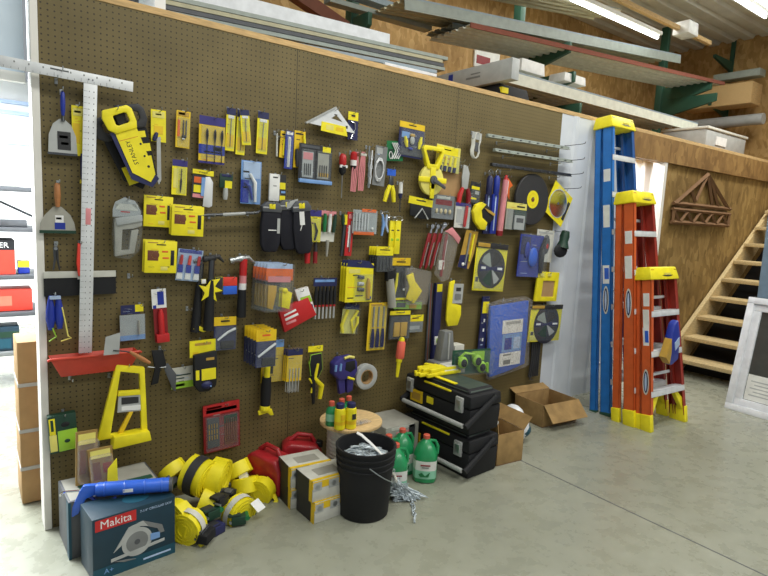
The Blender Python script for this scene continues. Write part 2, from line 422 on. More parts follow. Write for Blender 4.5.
I('drywall_knife','broad clear-bladed scraper with wooden handle, left of the T-square','scraper',(39,181,76,233),.03,[
 ('blade',[('p','stone',[(0,1),(1,1),(.95,.8),(.85,.65),(.62,.5),(.5,.47),(.38,.5),(.15,.66),(.03,.82)],-1,1),('b','dgreen',0,.95,1,1.01,-1.5,1.4),Pn('white',.43,.66,.66,.8),Pn('royal',.41,.8,.7,.93),Pn('dgreen',.45,.7,.6,.74)]),
 ('handle',[('l','woodh',(.5,.04),(.5,.5),[(0,6),(.06,11),(.5,13),(.8,11),(1,8)],8)])],hook=(.55,.04))
I('spring_clamp','small dark steel clamp hanging under the wooden-handled scraper','clamp',(52,243,60,270),.03,[
 ('jaw',[('t','dsteel',[(.3,.15,6),(.35,.6,6),(.1,1,6)],[6,5,3])]),('jaw',[('t','dark',[(.6,.15,6),(.65,.6,6),(.9,1,6)],[6,5,3])]),('pivot',[('c','steel',.45,.2,7,2,13,12)])],hook=(.6,.05))
I('smoothing_blade','very wide black drywall smoothing blade with white top edge, behind T-square','drywall knife',(45,271,117,295),.022,[
 ('blade',[('p','nearblack',[(0,.28),(1,.2),(1,.98),(.98,1),(.02,1.02),(0,1)],-1,1)]),('spine',[('b','offwhite',0,0,1,.27,-2,5)],{'bv':1.5})],hook=None)
I('folding_knife','red-orange folding knife in front of the wide black smoothing blade','knife',(76,243,84,276),.035,[
 ('handle',[('p','brred',[(.2,0),(.75,.02),(.95,.3),(1,.95),(.2,1),(0,.6)],0,16)],{'bv':3}),('label',[('b','white',.15,1.02,1,1.1,0,2)])],hook=(.6,.02))
I('chalk_line','pair of royal blue chalk line bottles with pale cords at lower left','chalk line',(46,293,64,338),.04,[
 ('bottle',[('l','royal',(.25,.05),(.22,.8),[(0,6),(.1,10),(.4,18),(.7,19),(1,10)],14)]),('bottle',[('l','royal',(.68,.05),(.72,.78),[(0,6),(.1,10),(.4,18),(.7,19),(1,10)],16)]),
 ('label',[('b','pblue',.2,.05,.8,.12,20,30)]),
 ('cord',[('t','lime',[(.3,.75,26),(.5,.95,24),(.1,1.05,20)],3)]),('cord',[('t','pyellow',[(.85,.3,30),(1.0,.6,30),(1.15,.95,28),(1.35,1.0,24),(.75,1.06,24)],3)])],hook=(.5,.03))
# mud pan + trowel
r = thing('mud_pan','long orange-red drywall mud pan held on hooks at lower left','mud pan', wpos(97,364,.12))
c0 = r.location; q = lambda px,py,o=.12: (wpos(px,py,o).x-c0.x, wpos(px,py,o).z-c0.z)
a = MB(); x0,x1 = q(52,0)[0] if 0 else q(51,360)[0], q(140,356)[0]
def trough(mb, x0,x1,y0,y1,zt,zb,ins,t,m):
    o1=[(x0,y0),(x1,y0),(x1,y1),(x0,y1)]; o2=[(x0+ins,y0+ins*.7),(x1-ins,y0+ins*.7),(x1-ins,y1-ins*.7),(x0+ins,y1-ins*.7)]
    i1=[(x0+t,y0+t),(x1-t,y0+t),(x1-t,y1-t),(x0+t,y1-t)]; i2=[(a+(t if a<(x0+x1)/2 else -t),b+(t if b<(y0+y1)/2 else -t)) for a,b in o2]
    vs=[(a,b,zt) for a,b in o1]+[(a,b,zb) for a,b in o2]+[(a,b,zt) for a,b in i1]+[(a,b,zb+t) for a,b in i2]
    fs=[(7,6,5,4),(12,13,14,15)]
    for i in range(4):
        j=(i+1)%4; fs+=[(i,j,4+j,4+i),(8+j,8+i,12+i,12+j),(j,i,8+i,8+j)]
    mb.add(vs,fs,m)
trough(a,x0,x1,0,.11,.035,-.05,.04,.003,'panred'); a.build('tray',r,bv=.0015)
a = MB(); a.tube([(x0-.012,.0,.035),(x0-.004,-.004,.04),(x1,-.004,.04),(x1+.004,.0,.035)],.006,'panred',8); a.build('rim',r)
peg_hook(72,381,.07,'metal peg hook under the left end of the red mud pan')
peg_hook(112,379,.07,'metal peg hook under the right end of the red mud pan')
I('margin_trowel','trowel with pale square blade and wooden handle lying in the red mud pan','trowel',(104,332,150,366),.16,[
 ('blade',[('p','lgrey',[(.05,.1),(.36,.0),(.33,.62),(.0,.62)],-1,1)]),('shank',[('t','dark',[(.2,.5,3),(.45,.55,8),(.6,.62,8)],3)]),
 ('handle',[('l','woodh',(.55,.58),(1,.98),[(0,6),(.2,9),(.7,11),(1,7)],8)])],hook=None)
I('corner_tool','black rubber squeegee with two angled blades, right of the red mud pan','corner tool',(149,349,176,393),.05,[
 ('blade',[('p','nearblack',[(.08,0),(.5,.02),(.62,.35),(.4,.45),(.32,.75),(.05,.78),(.2,.4)],0,14)],{'bv':3}),
 ('blade',[('p','dgrey',[(.5,.38),(.68,.32),(1,.6),(.98,1),(.86,.95)],2,10)],{'bv':2}),('ferrule',[('t','steel',[(-.05,.36,6),(.3,.4,10),(.6,.4,14)],3)])],hook=(.5,.03))
I('packet','small white and lime packet behind the black work light','packet',(171,367,193,388),.02,[
 card('offwhite',Pn('lime',0,.68,1,1),Pn('dgreen',.1,.35,.9,.4),Pn('dgreen',.15,.5,.6,.55),Pn('pyellow',.05,.78,.6,.9))],tilt=-2,hook=(.6,.04))
# panel carrier (yellow)
r = thing('panel_carrier','bright yellow plastic A-shaped panel carrier hanging at lower left','panel carrier', wpos(123,404,.09))
c0 = r.location; q = lambda px,py,o=.09: (wpos(px,py,o).x-c0.x, wpos(px,py,o).z-c0.z)
a = MB(); S_=[q(116,364),q(144,366),q(145,395),q(148,432),q(146,440),q(112,446),q(97,441),q(110,392)]
a.ring([q(116,364),q(144,367),q(147,432),q(97,440)],[q(120,371),q(139,373),q(141,431),q(110,434)],-.014,.014,'yellow')
a.build('frame',r,bv=.003)
a = MB(); a.prism([q(118,391),q(142,389),q(142,394),q(117,396)],-.013,.010,'yellow'); a.build('crossbar',r,bv=.003); a = MB(); a.prism([q(112,434),q(147,428),q(149,437),q(111,446)],-.05,.02,'yellow'); a.build('ledge',r,bv=.003)
a = MB(); a.prism([q(118,396),q(141,394),q(141,410),q(117,412)],-.01,.004,'lgrey'); a.prism([q(121,397),q(138,396),q(138,402),q(121,404)],-.0115,-.008,'dark'); a.prism([q(121,406),q(140,404),q(140,409),q(121,410)],-.0115,-.008,'white'); a.build('label',r)
a = MB(); a.prism([q(129,411),q(133,411),q(122,434),q(117,434)],-.01,.008,'dyellow'); a.build('brace',r,bv=.002)
peg_hook(128,366,.085,'metal peg hook holding the yellow panel carrier')

# --- hand saws
def saw(cx,cy,off,tilt,label,full):
    sx=1
    parts=[]
    if full:
        parts=[('blade_cover',[('p','yellow',[(.18,.30),(.78,.30),(.80,.92),(.60,1.0),(.22,.82)],2,7),('x','black','STANLEY',.42,.58,27,90,7.2,1.0),('c','black',.72,.5,5,6,7.6,14),('c','black',.7,.66,5,6,7.6,14),('c','black',.70,.80,6,6,7.6,14),('b','red',.2,.4,.72,.405,6,7.4)]),
         ('blade',[('p','navy',[(.06,.28),(.2,.29),(.24,.82),(.62,1.0),(.82,.92),(.86,.99),(.6,1.07),(.14,.9)],0,4)]),
         ('handle',[('r','yellow',[(.0,.09),(.08,.0),(.74,.0),(.84,.05),(.84,.22),(.78,.3),(.2,.31),(.04,.24)],[(.28,.10),(.31,.09),(.60,.08),(.66,.09),(.67,.19),(.62,.21),(.32,.22),(.28,.20)],-2,14)],{'bv':4})]
    else:
        parts=[('blade_cover',[('p','nearblack',[(.18,.30),(.78,.30),(.80,.92),(.60,1.0),(.22,.82)],2,6),('b','yellow',.45,.34,.72,.42,5,7),('b','yellow',.3,.66,.75,.9,5,7),('b','yellow',.5,.5,.78,.6,5,7)]),
         ('handle',[('r','dark',[(.0,.06),(.10,.0),(.7,.0),(.82,.06),(.86,.2),(.76,.3),(.24,.31),(.06,.24)],[(.30,.10),(.34,.09),(.52,.08),(.64,.10),(.66,.17),(.58,.22),(.42,.23),(.30,.19)],-2,12)],{'bv':4})]
    return I('hand_saw',label,'hand saw',(cx-19,cy-39,cx+19,cy+39),off,parts,tilt=tilt,hook=(.45,.03) if full else None)
saw(132.5,146,.075,-21,'hand saw in yellow blade cover with lettering, frontmost of the saws',True)
saw(139,144,.05,-12,'black-handled hand saw tucked behind the yellow-covered saw, upper right',False)
saw(122.5,154,.03,-24,'hand saw with black cover showing at the lower left behind the others',False)
I('jab_saw','drywall jab saw on a yellow card, right of the hand saws','jab saw',(151,110,166,142),.03,[
 card('yellow',Pn('pyellow',.1,.05,.9,.25),Pn('dyellow',.2,.5,.8,.75),Pn('black',.3,.12,.7,.16)),('handle',[('l','navy',(.15,.98),(.36,.72),[(0,8),(.5,11),(1,7)],9)]),
 ('blade',[('p','lgrey',[(.36,.86),(.62,.84),(.66,2.2),(.5,2.36),(.38,2.2)],3,5)])],hook=(.6,.04))
I('bit_set_pack','drill bit set in orange-yellow blister, first pack right of the jab saw','bit set',(176,111,190,148),.03,[
 card('dyellow',Pn('gold',.1,.03,.9,.14),Pn('black',.15,.05,.6,.11),Pn('orange',.1,.25,.28,.7)),('bit',[('t','dsteel',[(.5,.25,6),(.5,.7,6)],3)]),('bit',[('t','dgrey',[(.7,.25,6),(.7,.72,6)],3)]),('case',[('s','dark',.55,.7,7,12,6,8),('s','white',.5,.76,10,7,4,4)]),blist(.08,.18,.95,.98,14)],tilt=2,hook=(.6,.02))
I('spade_bit_pack','yellow card with a single spade bit and purple top, upper left area','drill bit',(172,160,187,195),.03,[
 card('yellow',Pn('purple',0,0,1,.18),Pn('pyellow',.1,.25,.4,.8)),('bit',[('t','dark',[(.62,.25,5),(.6,.5,5)],2),('t','dark',[(.6,.5,5),(.6,.6,5),(.58,.8,5),(.58,.93,5)],[2,5,4,1])]),blist(.3,.2,.95,.97,9)],tilt=2,hook=(.8,.02))
I('spade_bit_set','three spade bits on blue and yellow card','bit set',(199,117,225,164),.045,[
 card('dyellow',Pn('purple',0,0,1,.18),Pn('royal',0,.6,1,.8),Pn('offwhite',.55,.63,.9,.72),Pn('white',.2,.74,.9,.77),Pn('purple',0,.95,1,1))]+
 [('bit',[('t','black',[(x,.26,7),(x,.32,7),(x,.42,7),(x,.5,7),(x,.58,7),(x,.97,7)],[2,6,6.5,4,2,2])]) for x in (.3,.6,.87)]+[blist(.08,.2,.98,.93,12)],tilt=1,hook=(.6,.02))
for px,w,lab,n_ in ((230.5,9,'yellow bit card with blue top, leftmost of the tall narrow cards',0),(241,9,'tall yellow bit card standing behind a tilted one, middle of narrow cards',1),(245.5,9,'tilted yellow bit card in front, middle of the tall narrow cards',2),(262.5,11,'yellow bit card with blue top, rightmost of the tall narrow cards',3)):
    y0,y1 = ((108,151),(110,155),(110,145),(112,154))[n_]
    I('drill_bit_card',lab,'drill bit',(px-w/2,y0,px+w/2,y1),(.03,.025,.045,.03)[n_],[
     card('yellow',Pn('navy',0,0,1,.16),Pn('white',.2,.17,.85,.24),Pn('dyellow',.1,.62,.9,.9)),('bit',[('t','steel',[(.55,.25,4),(.5,.6,4)],2.2),('t','dgrey',[(.5,.6,4),(.5,.9,4)],1.5)]),blist(.15,.2,.9,.95,8)],tilt=(2,2,-5,2)[n_],hook=(.3,.02) if n_!=2 else None)
I('saw_blade_pack','saw blades with one long silver blade on yellow card','blade pack',(192,170,213,207),.04,[
 ('card',[('b','yellow',0,0,1,.14,-3,0),('b','dark',0,.12,.62,.78,-3,0),Pn('orange',.08,.2,.45,.36),Pn('yellow',.08,.42,.5,.62),Pn('pink',.05,.66,.55,.76),('x','black','STANLEY',.5,.07,10,0,.8)]),
 ('blade',[('p','alu',[(.6,.18),(.82,.16),(.98,.3),(1,.95),(.86,1.0),(.55,.98)],1,4)],{'bv':1}),('guard',[('p','lblue',[(.42,.2),(.6,.2),(.55,.7),(.42,.7)],1,7)])],tilt=3,hook=(.7,.02))
I('small_pack','small dark bottle-shaped pack with yellow label right of the silver blades','small pack',(219,174,232,201),.03,[
 ('body',[('b','dgreen',0,0,1,.52,-3,8),('b','navy',.1,.0,.9,.12,0,9)],{'bv':2}),('label',[('b','yellow',.4,.25,.95,.52,8,9)]),('cap',[('l','lgrey',(.5,.52),(.5,.95),[(0,10),(.3,11),(.6,12),(1,9)],3)])],tilt=2,hook=(.8,.03))
I('multi_tool_pack','pale blue blister pack with a white and blue tool','tool pack',(241,161,261,204),.035,[
 card('lblue',Pn('pblue',.1,.02,.95,.4),Pn('royal',0,.45,.4,.98),Pn('white',.1,.6,.3,.64),Pn('yellow',.1,.24,.4,.28)),('tool',[('t','white',[(.4,.3,10),(.65,.5,14),(.7,.95,10)],[6,9,6]),('t','royal',[(.15,.5,9),(.4,.6,11),(.55,.9,9)],[4,7,4])]),blist(.05,.05,.97,.97,20)],tilt=1,hook=(.6,.02))
I('pencil','single white carpenter pencil, left of the marker packs','pencil',(274.5,130,279,158),.02,[
 ('body',[('t','offwhite',[(.45,.12,3),(.5,.95,3)],4)]),('tip',[('t','dgrey',[(.42,0,3),(.45,.12,3)],[1,4])])],hook=(.3,.1))
I('marker_pack','slim yellow marker pack, left of the blue and white one','marker',(280,131,287,158),.02,[card('dyellow',Pn('black',.2,.1,.8,.16)),('marker',[('t','yellow',[(.5,.3,4),(.5,.9,4)],4)])],tilt=3,hook=(.5,.04))
I('marker_pack','blue and white marker pack','marker',(285,131,293,169),.035,[card('royal',Pn('white',.35,.15,.65,.95),Pn('white',.1,.02,.9,.1)),('marker',[('t','white',[(.55,.2,4),(.5,.9,4)],4)]),blist(.05,.1,.95,.97,10)],tilt=2,hook=(.5,.04))
I('utility_knife','black and yellow utility knife on yellow card, right of the markers','utility knife',(294,131,305,168),.03,[card('dyellow',Pn('black',.1,.06,.8,.1),th=2),('handle',[('l','dark',(.2,.5),(.3,.98),[(0,7),(.4,10),(1,6)],9)]),('blade',[('t','yellow',[(.8,.1,7),(.95,.5,8)],6)])],tilt=1,hook=(.6,.03))
I('driver_set_pack','dark twin blister pack with two screwdriver sets and pale blue base','driver set',(299,145,332,184),.05,[
 card('dark',Pn('yellow',.7,.02,.95,.16),Pn('dgrey',.05,.03,.6,.1)),('insert',[('b','lgrey',.1,.2,.42,.85,0,3),('b','stone',.56,.2,.9,.85,0,3),('b','pink',.12,.22,.4,.4,3,4),('b','gold',.6,.7,.9,.8,3,4)])]+
 [('bit',[('t','dsteel',[(x,.5,7),(x,.8,7)],2)]) for x in (.16,.22,.28,.34,.62,.69,.76,.83)]+[('tray',[('b','lblue',0,.9,1,1,0,16)],{'bv':3}),blist(.06,.14,.45,.9,16),blist(.52,.14,.95,.9,16)],tilt=1,hook=(.8,.02))
I('speed_square','triangular aluminium speed square','square',(306,106,356,135),.05,[
 ('plate',[('r','alu',[(.0,.7),(.58,.0),(1.0,.82)],[(.50,.42),(.60,.28),(.74,.50)],-2,2),Pn('dark',.22,.6,.3,.66),('b','dark',.56,.26,.62,.3,2,2.6),('b','dark',.8,.6,.84,.7,2,2.6)]),('fence',[('p','lgrey',[(0,.7),(.58,0),(.6,.03),(.03,.74)],-8,8)]),
 ('label',[('p','yellow',[(.31,.58),(.8,.64),(.84,.98),(.3,.9)],2,4),('b','pyellow',.4,.66,.55,.84,4,4.6),('b','dyellow',.6,.7,.75,.84,4,4.6)])],hook=(.58,.12))
I('key_tool_pack','small yellow tag with a silver wrench, right of the speed square','wrench',(348,112,358,140),.03,[
 ('card',[('b','yellow',0,0,1,.3,-2,0),('b','black',.3,.1,.7,.17,0,.6),('b','navy',0,.3,1,1,-2,0)]),('wrench',[('t','chrome',[(.2,.35,5),(.6,.4,6),(.7,.6,6),(.4,.85,5),(.3,.98,5)],3)])],hook=(.5,.05))
I('blade_dispenser','white box of knife blades on its own hook above the black pouches','blade box',(269,174,279,201),.04,[
 ('box',[('b','white',0,0,1,1,-5,8),('b','black',.3,.1,.8,.15,8,8.6),('b','grey',.35,.42,.7,.46,8,8.6)],{'bv':1})],tilt=1,hook=(.9,.02))
I('blade_pack','narrow black and yellow blade pack beside the white blade box','blade pack',(279,175,286,201),.025,[card('dark',Pn('yellow',.1,.3,.9,.55),Pn('lblue',.3,.62,.9,.7),Pn('yellow',.1,.8,.9,.98))],hook=None)
# screwdrivers and hanks
I('screwdriver','red and black screwdriver, leftmost hanging by the pink hanks','screwdriver',(337,153,346,198),.03,[
 ('handle',[('l','red',(.5,.02),(.5,.28),[(0,8),(.2,15),(.8,16),(1,13)],8),('b','white',.1,.27,.9,.33,14,24)]),('grip',[('l','nearblack',(.5,.3),(.5,.5),[(0,15),(.6,16),(1,5)],8)]),('shaft',[('t','steel',[(.5,.5,8),(.5,1,8)],2.2)])],hook=(.5,.03))
I('screwdriver','red screwdriver with white collar, second from left by the pink hanks','screwdriver',(348,151,357,190),.035,[
 ('handle',[('l','red',(.5,.02),(.5,.25),[(0,8),(.2,15),(.8,15),(1,13)],8)]),('collar',[('l','white',(.5,.24),(.5,.38),[(0,14),(1,14)],8)]),('grip',[('l','nearblack',(.5,.38),(.48,.52),[(0,14),(1,6)],8)]),('shaft',[('t','steel',[(.48,.5,8),(.42,1,8)],2.2)])],hook=(.5,.03))
for i_,(x,m_,lb) in enumerate(((355,'pink','pinkish mason line hank, left one of a pair'),(362,'pink','pinkish mason line hank, right one of a pair'))):
    I('line_hank',lb,'cord',(x-3.5,152,x+3.5,192-i_),.045+.01*i_,[('cord',[('t',m_,[(.3+.12*k,.0,6),(.0+.25*k,.5,7),(.05+.2*k,1,6)],3) for k in range(4)]),('tie',[('b','offwhite' if i_ else 'brown',.1,.04,.9,.1,2,12)])],tilt=3-2*i_,hook=(.5,.03))
def chain_part(x0,y0,x1,y1,n,m,d=6): return ('chain',[('t',m,[(x0+(x1-x0)*k/n+.06*math.cos(w)*(1 if k%2 else .4),y0+(y1-y0)*(k+.6*math.sin(w)+.5)/n,d+2*math.cos(w)*(k%2)) for w in (0,1.05,2.1,3.14,4.2,5.2,6.28)],2.6) for k in range(n)])
I('snap_hook','galvanized chain with snap hooks, left of the silver coil','snap hook',(364,146,374,188),.04,[chain_part(.4,.0,.5,1,8,'zinc'),chain_part(.7,.1,.6,.9,7,'alu')],hook=(.5,.02))
I('spring_coil','loops of silver wire on a grey card above the yellow pliers','wire',(374,146,386,186),.045,[card('grey',Pn('lgrey',.1,.05,.6,.2),th=2)]+[('loop',[('t','alu',[(.5+.35*math.cos(w)-.1,.6+.3*math.sin(w)*(1-.1*k),8+2*k) for w in [2*math.pi*j/10 for j in range(11)]],2.4)]) for k in range(3)],tilt=4,hook=(.6,.02))
I('wire_hook_pack','green card with white wire hooks left of the navy tool pack','hook pack',(387,141,403,161),.04,[card('green',Pn('dgreen',.1,.4,.4,.8),th=2),('wire',[('t','white',[(.3+.1*k,.1,6),(.5+.13*k,.5,8),(.3+.12*k,.9,6)],2.5) for k in range(4)]),('ring',[('t','white',[(.2+.1*math.cos(w),.72+.18*math.sin(w),6) for w in [2*math.pi*j/10 for j in range(11)]],1.5)])],tilt=-4,hook=(.8,.1))
I('tool_pack','navy blister pack with yellow top and two yellow tools','tool pack',(399,123,424,158),.05,[
 ('card',[('b','navy',0,.12,1,1,-3,0),('b','dyellow',0,0,1,.17,-3,1),('b','black',.35,.06,.65,.09,1,1.6),Pn('dgrey',.05,.75,.95,.95),Pn('lblue',.1,.28,.4,.45)]),
 ('tool',[('l','yellow',(.2,.42),(.3,.72),[(0,5),(.5,9),(1,5)],10)]),('tool',[('l','yellow',(.85,.36),(.78,.72),[(0,5),(.5,9),(1,5)],10)]),('sensor',[('s','lgrey',.5,.5,9,12,8,18),('s','gold',.5,.36,9,14,7,7),('s','royal',.45,.75,9,12,7,6)]),blist(.05,.2,.97,.95,22)],tilt=2,hook=(.5,.03))
I('combination_pliers','yellow-handled pliers hanging on a blue tag','pliers',(383,169,397,202),.04,[
 ('tag',[('b','tarp',.25,0,.85,.2,0,3)]),('head',[('p','dsteel',[(.4,.2),(.65,.2),(.72,.55),(.5,.6),(.35,.52)],1,9)],{'bv':2}),('handle',[('t','yellow',[(.45,.5,6),(.28,.7,6),(.12,1,6)],[8,10,8])]),('handle',[('t','yellow',[(.6,.5,6),(.7,.7,6),(.78,1,6)],[8,10,8])])],hook=(.5,.03))
I('screwdriver','screwdriver with white and navy handle right of the yellow pliers','screwdriver',(396,182,403,212),.03,[('handle',[('l','white',(.5,.0),(.5,.4),[(0,8),(1,9)],8)]),('grip',[('l','navy',(.5,.38),(.5,.55),[(0,10),(1,6)],8)]),('shaft',[('t','dark',[(.5,.55,8),(.5,1,8)],2.5)])],hook=(.5,.03))
# reel tape
r = thing('reel_tape','yellow open-reel long tape measure with crank','tape measure', wpos(431,180,.06))
s_ = .0083; a = MB(); a.lathe([(.1,-.012),(.1,.012)],'pyellow',(0,0,0),'y',28); a.build('reel',r,bv=.002)
a = MB(); a.ring([(-.095,.195),(-.08,.215),(.08,.215),(.095,.195),(.05,.07),(-.05,.07)],[(-.068,.18),(-.06,.187),(.06,.187),(.068,.18),(.03,.10),(-.03,.10)],-.02,.01,'yellow')
for an in (180,0,-90): 
    w=R(an); c_,s__=math.cos(w),math.sin(w); a.prism([(c_*t-s__*u,s__*t+c_*u) for t,u in ((0,-.017),(.12,-.017),(.12,.017),(0,.017))],-.021,-.012,'yellow')
a.box(-.022,.022,-.021,-.012,-.06,.08,'yellow'); a.build('frame',r,bv=.003)
a = MB(); a.lathe([(.028,-.034),(.028,-.02)],'dgrey',(0,0,0),'y',16); a.prism([(-.01,-.012),(.095,-.055),(.1,-.038),(.0,.014)],-.04,-.03,'dgrey'); a.build('crank',r,bv=.002)
peg_hook(430,152,.06,'metal peg hook holding the yellow reel tape')
I('driver_set_pack','yellow card of nut drivers with dark blue ends, behind the reel tape','driver set',(436,146,460,172),.035,[card('pyellow',Pn('yellow',0,.05,.9,.35),Pn('black',.2,.14,.6,.18),th=2)]+[('driver',[('l','yellow',(x,.4),(x-.02,.8),[(0,5),(1,6)],7),('l','navy',(x-.02,.8),(x-.03,1.0),[(0,7),(1,7)],7)]) for x in (.2,.4,.6,.8)]+[blist(.02,.36,.98,1,18)],tilt=3,hook=(.7,.03))
I('cord_hank','coiled white cord bundle hanging near the top, right of center','cord',(467,131,483,160),.05,[('coil',[('t','offwhite',[(.5+(.4-.05*k)*math.cos(w)*(.55+.45*abs(math.sin(w))),.5+.45*math.sin(w),5+3*k) for w in [2*math.pi*j/14 for j in range(15)]],3.2) for k in range(4)]),('label',[('b','dgrey',.4,.4,.7,.72,16,18),('b','lgrey',.15,.06,.75,.3,12,17)])],tilt=4,hook=(.5,.03))
I('card_backing','plain tan cardboard sheet hanging below the yellow nut driver card','card',(436,170,461,196),.012,[('sheet',[('b','tan',0,0,1,1,-2,0),('b','kraft',.05,.06,.95,.1,0,.5)])],tilt=3,hook=None)
for px,py,lb in ((190,310,'between the chalk pack and the black claw hammer'),(131,277,'below the grey staple gun pack'),(376,169,'left of the yellow-handled pliers'),(462,162,'left of the red tin snips'),(283,137,'above the yellow marker packs')):
    peg_hook(px,py,.05,'empty metal peg hook '+lb)
# shelf standards on hooks
for i_,(A,B,lb) in enumerate((((488,135.5),(569,148.5),'topmost of three long steel bars on hooks at right end'),((495,150),(572,161.5),'middle of three long steel bars on hooks at right end'),((492,164.5),(571,175.5),'lowest of three long steel bars on hooks at right end'))):
    pa, pb = wpos(*A,.06), wpos(*B,.06); mid=(pa+pb)/2
    r = thing('steel_bar',lb,'steel bar',mid); l_=(pb-pa).length/2
    a = MB(); a.box(-l_,l_,-.004,.022,-.010+.003*i_*0,.013,'sheetgrey' if i_<2 else 'dsteel'); a.box(-l_,l_,-.012,-.004,-.010,-.006,'sheet' if i_<2 else 'dsteel'); a.build('channel',r,bv=.001); r.rotation_euler=(0,math.atan2(pa.z-pb.z,pb.x-pa.x),0)
    a = MB()
    for t in range(9): a.box(-l_+.04+t*l_*.21,-l_+.055+t*l_*.21,-.013,-.0035,-.003,.003,'dgrey')
    a.build('slot',r)
    for t,wn in ((.2,'left'),(.82,'right')):
        p=A[0]+(B[0]-A[0])*t; y=A[1]+(B[1]-A[1])*t
        peg_hook(p,y+4,.075,f'metal peg hook under the {wn} end of the {lb.split(" of")[0]} steel bar')
for i_,(x,y) in enumerate(((578,142),(577,157),(576,171),(574,185))):
    p = wpos(x-13,y+4,0)
    a = MB(); a.tube([(0,.012,0),(0,-.16,.004),(0,-.185,.008),(0,-.19,.02)],.0028,'dsteel',6); a.lathe([(.008,-.003),(.008,0)],'steel',(0,0,0),'y',10)
    o = a.build('peg_hook',loc=p); tag(o,['topmost','second','third','lowest'][i_]+' empty long hook sticking out at the right end of the pegboard','hook','long empty hooks')
# --- second band
I('staple_gun_pack','grey staple gun in clear blister, right of the T-square','staple gun',(111,198,142,259),.05,[
 ('card',[('p','lgrey',[(.05,.2),(.12,.08),(.4,.0),(.75,.04),(.95,.2),(.95,.3),(.05,.32)],-3,0),('b','offwhite',.15,.1,.85,.2,0,1),('b','red',.3,.22,.6,.24,0,.8)]),
 ('tool_body',[('p','stone',[(.08,.36),(.95,.28),(.97,.44),(.66,.5),(.34,.52),(.32,.86),(.56,.84),(.62,.52),(.86,.5),(.74,.9),(.12,.96)],2,24)],{'bv':3}),
 ('handle',[('p','lgrey',[(.1,.34),(.95,.26),(.97,.36),(.15,.46)],4,30)],{'bv':2}),
 ('blister',[('p','clear',[(.05,.2),(.12,.08),(.4,.0),(.75,.04),(.95,.2),(.98,.5),(.9,.85),(.6,1),(.1,.98),(.02,.6)],1,34)],{'bv':5})],tilt=2,hook=(.5,.03))
def sand(bb,off,label,stack=1):
    I('sanding_disc_pack',label,'sandpaper',bb,off,[
     ('card',[('b','yellow',0,0,1,1,-9,0),('b','brown',.08,.3,.42,.62,0,.6),('c','brown',.33,.44,17,0,.7,20),('b','black',.8,.28,.92,.76,0,.7),('b','orange',.52,.3,.72,.36,0,.6),('b','orange',.55,.5,.75,.56,0,.6),('b','gold',.08,.04,.4,.08,0,.6),('b','pyellow',.5,.8,.72,.92,0,.6),('b','black',.35,.1,.65,.14,0,.6)],{'bv':1}),
     ('sheet',[('b','brown',.01,.01,.99,.99,-12,-9)])],tilt=2,hook=(.55,.05),stack=stack,gap=.02,dx=-.004,dz=.004)
sand((144,196,173,227),.035,'yellow sanding disc pack, upper left of the sandpaper group')
sand((172,206,204,236),.06,'{} of the sanding disc packs, upper right yellow stack',2)
sand((145,241,177,273),.06,'{} of the sanding disc packs, lower left yellow stack',2)
I('scraper_set_pack','three red and blue scrapers in one clear pack below the sandpaper','scraper set',(177,249,202,281),.04,[('backing',[('b','pblue',0,.02,1,1,-2,0),('b','royal',.05,.03,.95,.14,0,.6)])]+
 [('handle',[('l',m_,(x,.2),(x-.02,.5),[(0,6),(.5,8),(1,7)],8)]) for x,m_ in ((.15,'red'),(.48,'brred'),(.85,'red'))]+[('blade',[('p','royal',[(x-.1,.5),(x+.1,.5),(x+.1,.75),(x-.1,.75)],4,10),('p','white',[(x-.1,.75),(x+.1,.75),(x+.12,.95),(x-.12,.95)],4,8)]) for x in (.13,.46,.8)]+[blist(0,.04,1,1,18)],tilt=6,hook=(.7,.02))
r_= I('pry_bar','long dark wrecking bar lying level on hooks, with pale label','pry bar',(200,207,264,220),.05,[('bar',[('t','dsteel',[(.0,.75,4),(.12,.7,4),(.5,.55,4),(.9,.35,4),(1,.05,4)],[5,7,7,7,4])]),('label',[('t','lgrey',[(.35,.62,4),(.7,.45,4)],7.6)]),('claw',[('p','dsteel',[(-.08,.7),(.03,.6),(.03,.9),(-.08,1)],0,8)])],hook=None)
peg_hook(213,217,.06,'metal peg hook under the left of the long dark wrecking bar')
peg_hook(252,214,.06,'metal peg hook under the right of the long dark wrecking bar')
def pouch(bb,off,tilt,label,extra):
    I('tool_pouch',label,'pouch',bb,off,[
     ('body',[('p','pouchblk',[(.08,.12),(.3,.06),(.75,.06),(.95,.14),(1,.5),(.97,.85),(.82,1),(.2,1),(.04,.86),(0,.5)],-14,18)],{'bv':9}),
     ('cuff',[('p','dgrey',[(.0,.1),(.25,.0),(.8,.0),(1,.12),(.95,.2),(.05,.2)],-12,21),('b','yellow',.35,.04,.65,.14,21,22),('b','lgrey',.05,.1,.35,.13,21,22)],{'bv':3})]+extra,tilt=tilt,hook=(.5,.05))
pouch((260,202,280,252),.06,1,'leftmost of three black pouches, with a white stitched mark',[('tag',[('b','lgrey',.78,.32,.92,.62,19,20)]),('stitch',[('b','white',.35,.55,.75,.57,18,19.5)])])
pouch((278,200,297,250),.045,-4,'middle of three black pouches with pale cuff',[('label',[('p','lgrey',[(.4,.05),(1.0,-.02),(1.0,.1),(.4,.18)],21,23)])])
pouch((292,201,311,254),.06,-6,'rightmost of three black pouches with white tag',[('tag',[('b','white',.35,.18,.6,.45,19,21)]),('cord',[('t','white',[(.45,.45,20),(.35,.55,20)],2)])])
I('driver_bit_card','yellow card with purple top and black tool, right of the pouches','tool card',(306,210,321,242),.045,[card('yellow',Pn('purple',0,0,1,.2),Pn('gold',.1,.6,.3,.9)),('tool',[('t','dark',[(.55,.4,6),(.7,.65,8),(.6,.95,6)],[3,6,4])]),blist(.25,.25,.95,.98,14)],tilt=1,hook=(.5,.03))
